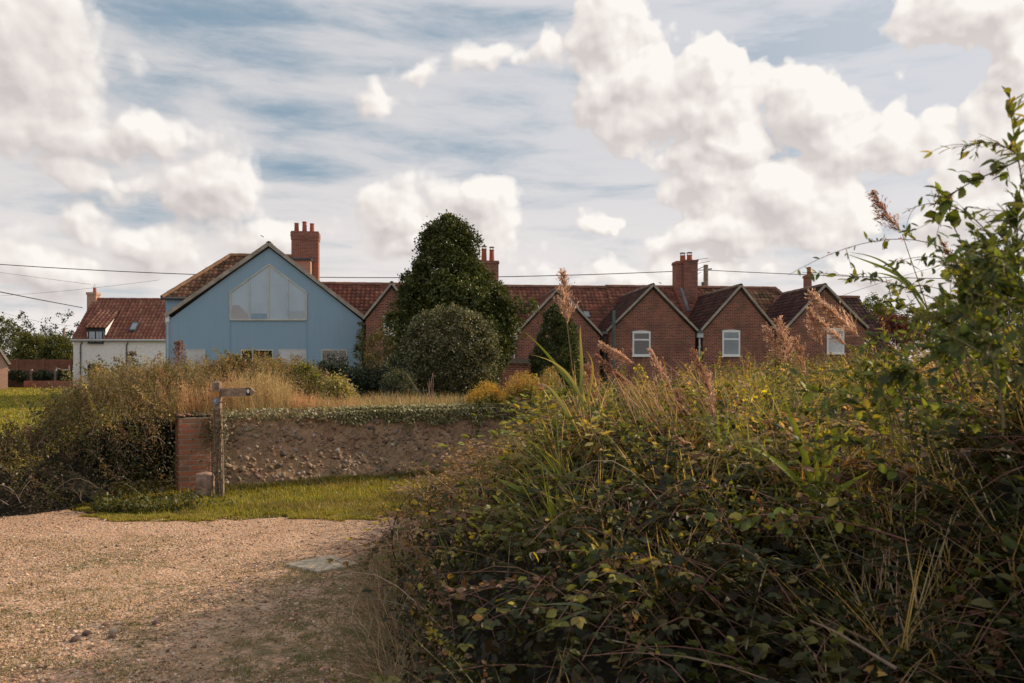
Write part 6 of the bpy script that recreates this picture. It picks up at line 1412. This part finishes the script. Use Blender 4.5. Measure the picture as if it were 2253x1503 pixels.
for (path, Y, tip, n, wd, cl, dr, lab) in [
    ([(1990, 960), (1960, 850), (1925, 780), (1890, 740)], 4.6, (1790, 650), 210, .75, PINK, (.3, 0, -.4), 'largest pink reed plume in front of the end gable'),
    ([(1930, 960), (1900, 850), (1880, 790), (1862, 760)], 4.8, (1800, 700), 130, .75, PINK, (-.2, 0, -.4), 'pink reed plume hanging just under the largest one'),
    ([(1850, 980), (1820, 880), (1812, 800), (1808, 760)], 4.8, (1782, 680), 120, .6, PINK, (-.4, 0, -.2), 'narrow pink reed plume left of the largest one'),
    ([(1790, 1000), (1750, 900), (1738, 830), (1736, 790)], 5.0, (1712, 705), 130, .85, PINK, (.2, 0, -.4), 'upright pink reed plume between the two right gables'),
    ([(1790, 1000), (1770, 900), (1750, 840), (1730, 800)], 5.0, (1688, 720), 110, .85, PINK, (-.3, 0, -.3), 'leaning pink reed plume left of the upright one'),
    ([(1830, 1000), (1790, 900), (1782, 860), (1775, 830)], 5.1, (1752, 745), 100, .8, REDP, (-.3, 0, -.4), 'brownish reed plume low in front of the last gable'),
    ([(1610, 1060), (1590, 950), (1575, 900), (1565, 870)], 5.2, (1530, 775), 90, .32, REDP, (0, 0, -.1), 'slim closed red-brown reed plume below the middle gables'),
    ([(1560, 1060), (1500, 930), (1440, 850), (1395, 800)], 5.6, (1325, 757), 170, .8, PINK, (.9, 0, -.7), 'arched drooping reed plume left of the white window'),
    ([(1480, 1060), (1440, 950), (1420, 900), (1395, 855)], 5.6, (1318, 785), 130, .5, REDP, (0, 0, -.2), 'red-brown leaning reed plume below the arched one'),
    ([(1400, 1060), (1345, 960), (1320, 900), (1310, 880)], 5.6, (1290, 805), 120, .8, REDP, (.4, 0, -.3), 'short reed plume beside the tall leafy reed'),
    ([(1600, 1150), (1560, 1050), (1535, 1000), (1520, 960)], 5.4, (1490, 865), 120, .55, REDP, (.2, 0, -.3), 'faded reed plume low in the middle of the thicket'),
    ([(1570, 1120), (1560, 1040), (1575, 980), (1572, 940)], 5.3, (1560, 830), 70, .4, PINK, (.0, 0, -.1), 'straight thin reed plume right of the faded one'),
    ([(1640, 1120), (1560, 1010), (1510, 930), (1480, 860)], 5.5, (1432, 772), 60, .4, PINK, (.0, 0, -.1), 'thin pale reed plume under the white window'),
    ([(1560, 1130), (1520, 1000), (1500, 900), (1495, 850)], 5.6, (1530, 790), 40, .3, TAN, (.0, 0, -.1), 'small straw plume right of the white window'),
    ([(2200, 820), (2170, 760), (2150, 720), (2140, 700)], 3.6, (2110, 625), 90, .7, PINK, (-.4, 0, -.3), 'pinkish reed plume behind the nightshade leaves'),
    ([(1700, 1180), (1640, 1050), (1600, 1020), (1560, 1010)], 4.6, (1490, 960), 110, .7, PINK, (.0, 0, -.6), 'pale pink plume lying over the brambles in mid thicket')]:
    reed(path, Y, lab, tip, cl, (), .0038, n, dr, wd)
# leaning straw culms
g = G(); root = tag(empty('straw_reeds', P(1480, 1100, 5.5)), 'bundle of leaning bare straw stems in the middle of the thicket', 'reeds', kind='stuff'); o = np.array(root.location)
for i in range(90):
    u = rng.random(); b = np.array(P(1400 + 230 * u + rng.normal(0, 18), 1110 + rng.normal(0, 35), 5.4 + rng.normal(0, .25))); e = np.array(P(1290 + 230 * u + rng.normal(0, 40), 800 + 60 * rng.random() + 60 * abs(u - .4), 5.5 + rng.normal(0, .3))); m_ = (b + e) / 2 + np.array([.05 + rng.normal(0, .04), 0, .05])
    g.tube(bez([b, m_, e], 9) - o, rng.uniform(.0022, .0038), .0018, pick(TAN + PINK[:2], 1)[0], 4)
g.build('stems', M['dry'], root)
# broad green reed shoots
def shoots(cx, cy, Y, blades_, label, cols=(GR1, GR2)):
    root = tag(empty('reed_shoot', P(cx, cy, Y)), label, 'reed', 'green reed shoots in the thicket'); o = np.array(root.location)
    for (pts, w) in blades_:
        g = G(); ribbon(g, bez([np.array(P(a, b, Y + dy)) for (a, b, dy) in pts], 14) - o, w, np.array(cols[0]) * rng.uniform(.8, 1.3), np.array(cols[1]) * rng.uniform(.9, 1.3), rng.uniform(-.6, .6)); g.build('leaf', M['leaf'], root)
LG = ((.13, .18, .035), (.26, .31, .05))
shoots(1790, 1110, 3.9, [([(1795, 1110, 0), (1775, 1000, 0), (1745, 930, -.05), (1722, 868, -.1)], .036), ([(1800, 1100, 0), (1790, 1010, 0), (1800, 950, 0), (1800, 900, 0)], .026), ([(1800, 1100, 0), (1815, 1020, 0), (1840, 970, 0), (1885, 930, -.05)], .026),
    ([(1800, 1110, 0), (1740, 1040, 0), (1690, 990, -.1), (1630, 980, -.2)], .034), ([(1805, 1110, 0), (1830, 1080, -.1), (1880, 1060, -.1), (1915, 1035, -.1)], .028), ([(1800, 1110, 0), (1812, 1030, 0), (1818, 960, 0), (1822, 920, 0)], .022)], 'largest bright green reed shoot right of the thicket centre', LG)
shoots(1630, 1180, 3.9, [([(1640, 1190, 0), (1625, 1120, 0), (1605, 1060, 0), (1598, 1005, 0)], .022), ([(1645, 1190, 0), (1640, 1130, 0), (1660, 1090, 0), (1680, 1050, 0)], .018), ([(1640, 1190, 0), (1615, 1130, 0), (1560, 1080, 0), (1555, 1040, 0)], .018), ([(1650, 1200, 0), (1700, 1130, 0), (1720, 1080, 0), (1700, 1050, 0)], .014)], 'yellow-green reed shoot left of the largest one', LG)
shoots(1580, 1000, 4.6, [([(1585, 1020, 0), (1580, 960, 0), (1578, 920, 0), (1580, 890, 0)], .020), ([(1590, 1020, 0), (1600, 960, 0), (1605, 930, 0), (1600, 900, 0)], .016)], 'short upright green shoot beside the faded plumes', LG)
shoots(1180, 1085, 4.8, [([(1165, 1090, 0), (1140, 1075, 0), (1115, 1060, 0), (1088, 1052, 0)], .030), ([(1170, 1090, 0), (1160, 1070, 0), (1155, 1050, 0), (1152, 1028, 0)], .030), ([(1200, 1075, 0), (1195, 1060, 0), (1188, 1045, 0), (1182, 1030, 0)], .022), ([(1240, 1040, 0), (1220, 1028, 0), (1190, 1028, 0), (1155, 1032, 0)], .016)], 'green reed shoot near the left edge of the thicket', LG)
shoots(1225, 1170, 4.4, [([(1225, 1180, 0), (1222, 1140, 0), (1215, 1110, 0), (1210, 1085, 0)], .022), ([(1230, 1180, 0), (1240, 1150, 0), (1250, 1120, 0), (1262, 1100, 0)], .020), ([(1225, 1180, 0), (1200, 1160, 0), (1185, 1140, 0), (1175, 1120, 0)], .020), ([(1230, 1185, 0), (1235, 1140, 0), (1238, 1110, 0), (1232, 1080, 0)], .016)], 'small green shoot tuft below the left reed shoot', LG)
shoots(1290, 1370, 3.2, [([(1300, 1345, 0), (1270, 1320, 0), (1230, 1330, 0), (1170, 1332, 0)], .010), ([(1300, 1340, 0), (1260, 1350, 0), (1220, 1370, 0), (1170, 1395, 0)], .012), ([(1300, 1345, 0), (1290, 1380, 0), (1275, 1410, 0), (1282, 1440, 0)], .008), ([(1300, 1345, 0), (1340, 1350, 0), (1380, 1360, 0), (1420, 1365, 0)], .008)], 'thin grey-green grass shoot low in the front thicket', ((.12, .16, .09), (.18, .22, .12)))

# ------------------------------------------------------------------ leafy sprays (nightshade and bramble) by the right edge
def spray(name, path, Y, n, size, pal, label, cat, tmpl=SPIKY, r=.003, spread=.55, stemcol=(.20, .15, .08), group=None, twigs=5, flowers=0, droop=0.0, tl=.10, t0=0.08):
    Ys = Y if isinstance(Y, (list, tuple)) else [Y] * len(path)
    W = [np.array(P(a, b, y)) for (a, b), y in zip(path, Ys)]; o = W[0]; root = tag(empty(name, o), label, cat, group); pp = bez(W, 20) - o
    g = G(); g.tube(pp, r, r * .35, stemcol, 5); pts = []; dirs = []
    T = unit(np.gradient(pp, axis=0))
    k_ = rng.uniform(t0, 1, n) * 19; i0 = np.minimum(k_.astype(int), 18); f_ = (k_ - i0)[:, None]; B = pp[i0] * (1 - f_) + pp[i0 + 1] * f_; D = T[i0] * .5 + rng.normal(0, .6, (n, 3)); pts.append(B); dirs.append(D)
    for q in range(twigs):
        i = int(rng.integers(3, 19)); d = unit(T[i] * .6 + rng.normal(0, .6, 3)); L = tl * rng.uniform(.6, 1.6); e = pp[i] + d * L; m_ = pp[i] + d * L * .5 + rng.normal(0, .01, 3); tw = bez([pp[i], m_, e], 6); g.tube(tw, r * .5, r * .25, stemcol, 4)
        c = max(4, int(n * .5 / max(twigs, 1))); u = rng.random(c)[:, None]; pts.append(tw[0] * (1 - u) + tw[-1] * u); dirs.append(np.tile(d * .6, (c, 1)) + rng.normal(0, .55, (c, 3)))
    g.build('stem', M['bark'], root); g = G(); B = np.concatenate(pts); D = np.concatenate(dirs); D[:, 2] -= droop
    X, Y_, Z = frames(D, np.array([0, -.35, 1.0]) + rng.normal(0, .4, (len(B), 3))); g.inst(tmpl[0], tmpl[1], B, X, Y_, Z, np.repeat((size * rng.uniform(.55, 1.3, len(B)))[:, None], 3, 1) * np.array([1.15, 1, 1]), pick(pal, len(B), .2)); g.build('leaves', M['leaf'], root)
    if flowers:
        g = G(); i = rng.integers(4, 19, flowers); B = np.repeat(pp[i], 6, 0) + rng.normal(0, .004, (flowers * 6, 3)); leaves(g, B, rng.normal(0, 1, (len(B), 3)), np.full(len(B), .011), pick([(.30, .13, .22), (.42, .22, .30)], len(B), .15), SPIKY); g.build('flowers', M['leaf'], root)
    return root
NL = [(.08, .11, .025), (.12, .155, .035), (.17, .19, .04), (.055, .075, .02)]
YL = [(.24, .25, .045), (.17, .20, .04), (.34, .28, .055), (.11, .14, .03)]
DL = [(.06, .09, .03), (.09, .12, .035), (.13, .16, .045)]
spray('nightshade_stem', [(2230, 760), (2170, 560), (2060, 470), (1880, 520), (1735, 605)], [2.4, 2.4, 2.5, 2.6, 2.6], 16, .028, NL, 'longest arching nightshade stem reaching left over the sky', 'climber', r=.0022, twigs=6, flowers=6, tl=.05)
spray('nightshade_stem', [(2180, 760), (2090, 650), (2000, 625), (1880, 600), (1765, 600)], [2.6, 2.6, 2.7, 2.8, 2.8], 44, .032, NL, 'leafy nightshade stem running level above the end gable', 'climber', r=.0022, twigs=10, flowers=8, tl=.04)
spray('nightshade_stem', [(2280, 330), (2200, 380), (2130, 400), (2060, 420), (2070, 500)], [2.0, 2.0, 2.1, 2.1, 2.1], 24, .034, DL, 'dark leaved nightshade stem curling down beside the plume', 'climber', LEAF, r=.0024, twigs=7, flowers=5, tl=.05)
spray('nightshade_stem', [(2290, 560), (2250, 440), (2240, 330), (2220, 260), (2222, 205)], [1.9, 1.9, 1.9, 1.9, 1.9], 26, .040, YL, 'topmost leafy shoot at the right edge of the frame', 'climber', SPIKY, r=.0025, twigs=5, tl=.05)
spray('nightshade_stem', [(2200, 900), (2200, 700), (2140, 560), (2090, 500), (2075, 440)], [2.3] * 5, 46, .042, DL + NL, 'dense dark shoot crossing the right plume', 'climber', LEAF, r=.003, twigs=9, tl=.08)
spray('nightshade_stem', [(2260, 900), (2260, 700), (2230, 560), (2235, 480), (2245, 430)], [2.1] * 5, 60, .048, DL, 'dark leafy upright shoot at the right frame edge', 'climber', SPIKY, r=.003, twigs=10, tl=.10)
spray('bramble_cane', [(2150, 940), (2080, 760), (2020, 660), (1960, 640), (1930, 680)], [3.2] * 5, 60, .038, YL + NL, 'yellow-green leafy cane leaning over the red-leaved shrub', 'bramble', LEAF, r=.0035, twigs=10, tl=.10)
spray('bramble_cane', [(2253, 780), (2180, 690), (2110, 640), (2070, 640), (2060, 690)], [2.7] * 5, 60, .040, YL, 'cane of yellow leaves below the right plumes', 'bramble', LEAF, r=.003, twigs=10, tl=.10)
spray('bramble_cane', [(2290, 700), (2230, 640), (2180, 600), (2140, 610), (2120, 660)], [2.2] * 5, 70, .050, DL + YL[:2], 'broad dark leaved cane by the right frame edge', 'bramble', LEAF, r=.003, twigs=10, tl=.10)
spray('bramble_cane', [(2253, 1000), (2150, 890), (2000, 860), (1870, 870), (1750, 860)], [3.0, 3.0, 3.1, 3.2, 3.3], 60, .045, YL + DL, 'long horizontal cane with broad leaves across the upper thicket', 'bramble', LEAF, r=.004, twigs=10, tl=.09, stemcol=(.26, .13, .1))
spray('bramble_cane', [(2000, 1190), (1850, 1140), (1750, 1120), (1650, 1130), (1560, 1150)], [2.9] * 5, 40, .045, YL + DL + [(.3, .2, .12)], 'reddish cane crossing the middle of the thicket', 'bramble', LEAF, r=.004, twigs=8, tl=.09, stemcol=(.30, .13, .11))
spray('bramble_cane', [(1500, 1290), (1420, 1240), (1350, 1210), (1260, 1205), (1190, 1215)], [3.4] * 5, 42, .045, YL + [(.3, .2, .12)], 'bramble cane with yellow leaves in the centre foreground', 'bramble', LEAF, r=.004, twigs=8, tl=.09, stemcol=(.30, .13, .11))
spray('bramble_cane', [(2000, 1080), (1960, 1010), (1900, 960), (1850, 960), (1800, 1000)], [3.2] * 5, 46, .042, YL + NL, 'leafy arching cane right of the big green shoot', 'bramble', LEAF, r=.003, twigs=8, tl=.09)
spray('dead_cane', [(1970, 1470), (1900, 1430), (1850, 1390), (1782, 1366)], [2.3] * 4, 0, .03, DL, 'thick bare pale cane low in the right foreground', 'cane', r=.006, twigs=1, stemcol=(.36, .25, .19), tl=.02)
spray('dead_cane', [(1055, 1165), (1010, 1130), (990, 1120), (963, 1106)], [4.8] * 4, 0, .03, DL, 'pale bare cane pointing up left at the hedge edge', 'cane', r=.007, twigs=1, stemcol=(.36, .26, .16), tl=.02)
spray('bramble_cane', [(870, 1230), (850, 1190), (870, 1110), (895, 1085), (930, 1072)], [6.4, 6.3, 6.3, 6.4, 6.5], 16, .028, [(.16, .13, .06), (.10, .09, .04)], 'thin dark arching cane at the left edge of the thicket', 'bramble', QUADF, r=.006, twigs=4, tl=.15, stemcol=(.06, .045, .03))
spray('bramble_cane', [(900, 1150), (860, 1165), (840, 1190), (815, 1215), (806, 1240)], [6.4] * 5, 90, .030, [(.20, .15, .07), (.12, .11, .045), (.09, .07, .04)], 'leafy twig hanging out over the gravel track', 'bramble', QUADF, r=.004, twigs=14, tl=.15)
spray('nettle_stem', [(960, 1440), (945, 1370), (915, 1310), (890, 1280)], [4.3] * 4, 70, .030, [(.24, .16, .09), (.17, .12, .06)], 'brown withered nettle stalk at the lower left of the thicket', 'nettle', LEAF, r=.004, twigs=6, tl=.07, stemcol=(.28, .18, .12))
spray('nettle_stem', [(1000, 1400), (985, 1330), (950, 1260), (920, 1210)], [4.6] * 4, 90, .030, [(.26, .18, .10), (.17, .14, .06)], 'taller brown withered nettle stalk beside the gravel', 'nettle', LEAF, r=.004, twigs=8, tl=.08, stemcol=(.28, .18, .12))
# leafy shoots massed at the right edge
for i in range(22):
    x0 = rng.uniform(2130, 2360); y0 = rng.uniform(650, 950); D0 = rng.uniform(1.8, 2.9); dx = -rng.uniform(30, 230); top = 330 + (2330 - x0 - dx) * 1.0 + rng.uniform(0, 130)
    spray('leafy_shoot', [(x0, y0), (x0 - 10, (y0 + top) / 2), (x0 + dx * .45, top - 20), (x0 + dx, top + rng.uniform(0, 70))], [D0] * 4, 38, .029, [DL, NL, DL + YL, DL][i % 4], ['dark broad leaved shoot of the mass at the right edge', 'slender-leaved fresh green shoot of the mass at the right edge', 'yellow-leaved shoot of the mass at the right edge', 'mixed dark and fresh green shoot of the mass at the right edge'][i % 4], 'shoot', SPIKY if i % 4 else LEAF, r=.0028, twigs=9, tl=.08, group='leafy shoots massed at the right edge')
for i in range(20):
    x0 = rng.uniform(1930, 2280); y0 = rng.uniform(850, 1000); D0 = rng.uniform(2.4, 4.2); top = 650 + (2200 - x0) * .35 + rng.uniform(-20, 120); dx = -rng.uniform(10, 150)
    spray('leafy_shoot', [(x0, y0), (x0 - 5, (y0 + top) / 2), (x0 + dx * .5, top - 20), (x0 + dx, top + rng.uniform(0, 60))], [D0] * 4, 40, .036, [YL, NL, YL + NL, DL + NL][i % 4], ['yellow leaved shoot rising above the thicket near the right plumes', 'fresh green shoot rising above the thicket near the right plumes', 'yellow and green leaved shoot rising above the thicket near the right plumes', 'dark and green leaved shoot rising above the thicket near the right plumes'][i % 4], 'shoot', LEAF if i % 3 == 0 else SPIKY, r=.0028, twigs=8, tl=.09, group='yellowish leafy shoots rising above the thicket')

LONG = ['longest thin arching spray reaching left across the sky beside the dark plume', 'thin arching spray just under the longest one', 'thin spray arching over the reed leaves', 'short thin spray curling down before the dark tree at right', 'thin high spray leaning left near the top right corner', 'thin spray bowing over the red-leaved shrub']
for i, (a, b, c, d, D0) in enumerate([((2240, 640), (2180, 470), (2080, 410), (1985, 470), 2.3), ((2230, 700), (2150, 560), (2050, 540), (1930, 590), 2.6), ((2200, 760), (2120, 640), (2040, 600), (1950, 650), 2.8), ((2250, 620), (2200, 520), (2140, 510), (2100, 590), 2.2), ((2300, 420), (2240, 320), (2180, 290), (2120, 330), 2.0), ((2160, 820), (2080, 700), (1990, 650), (1900, 700), 3.2)]):
    spray('climbing_spray', [a, b, c, d], [D0] * 4, 34, .028, [NL, DL + NL, NL, DL, YL, NL][i], LONG[i], 'climber', SPIKY, r=.0022, twigs=7, tl=.06, flowers=4, group='thin arching sprays over the right of the thicket')
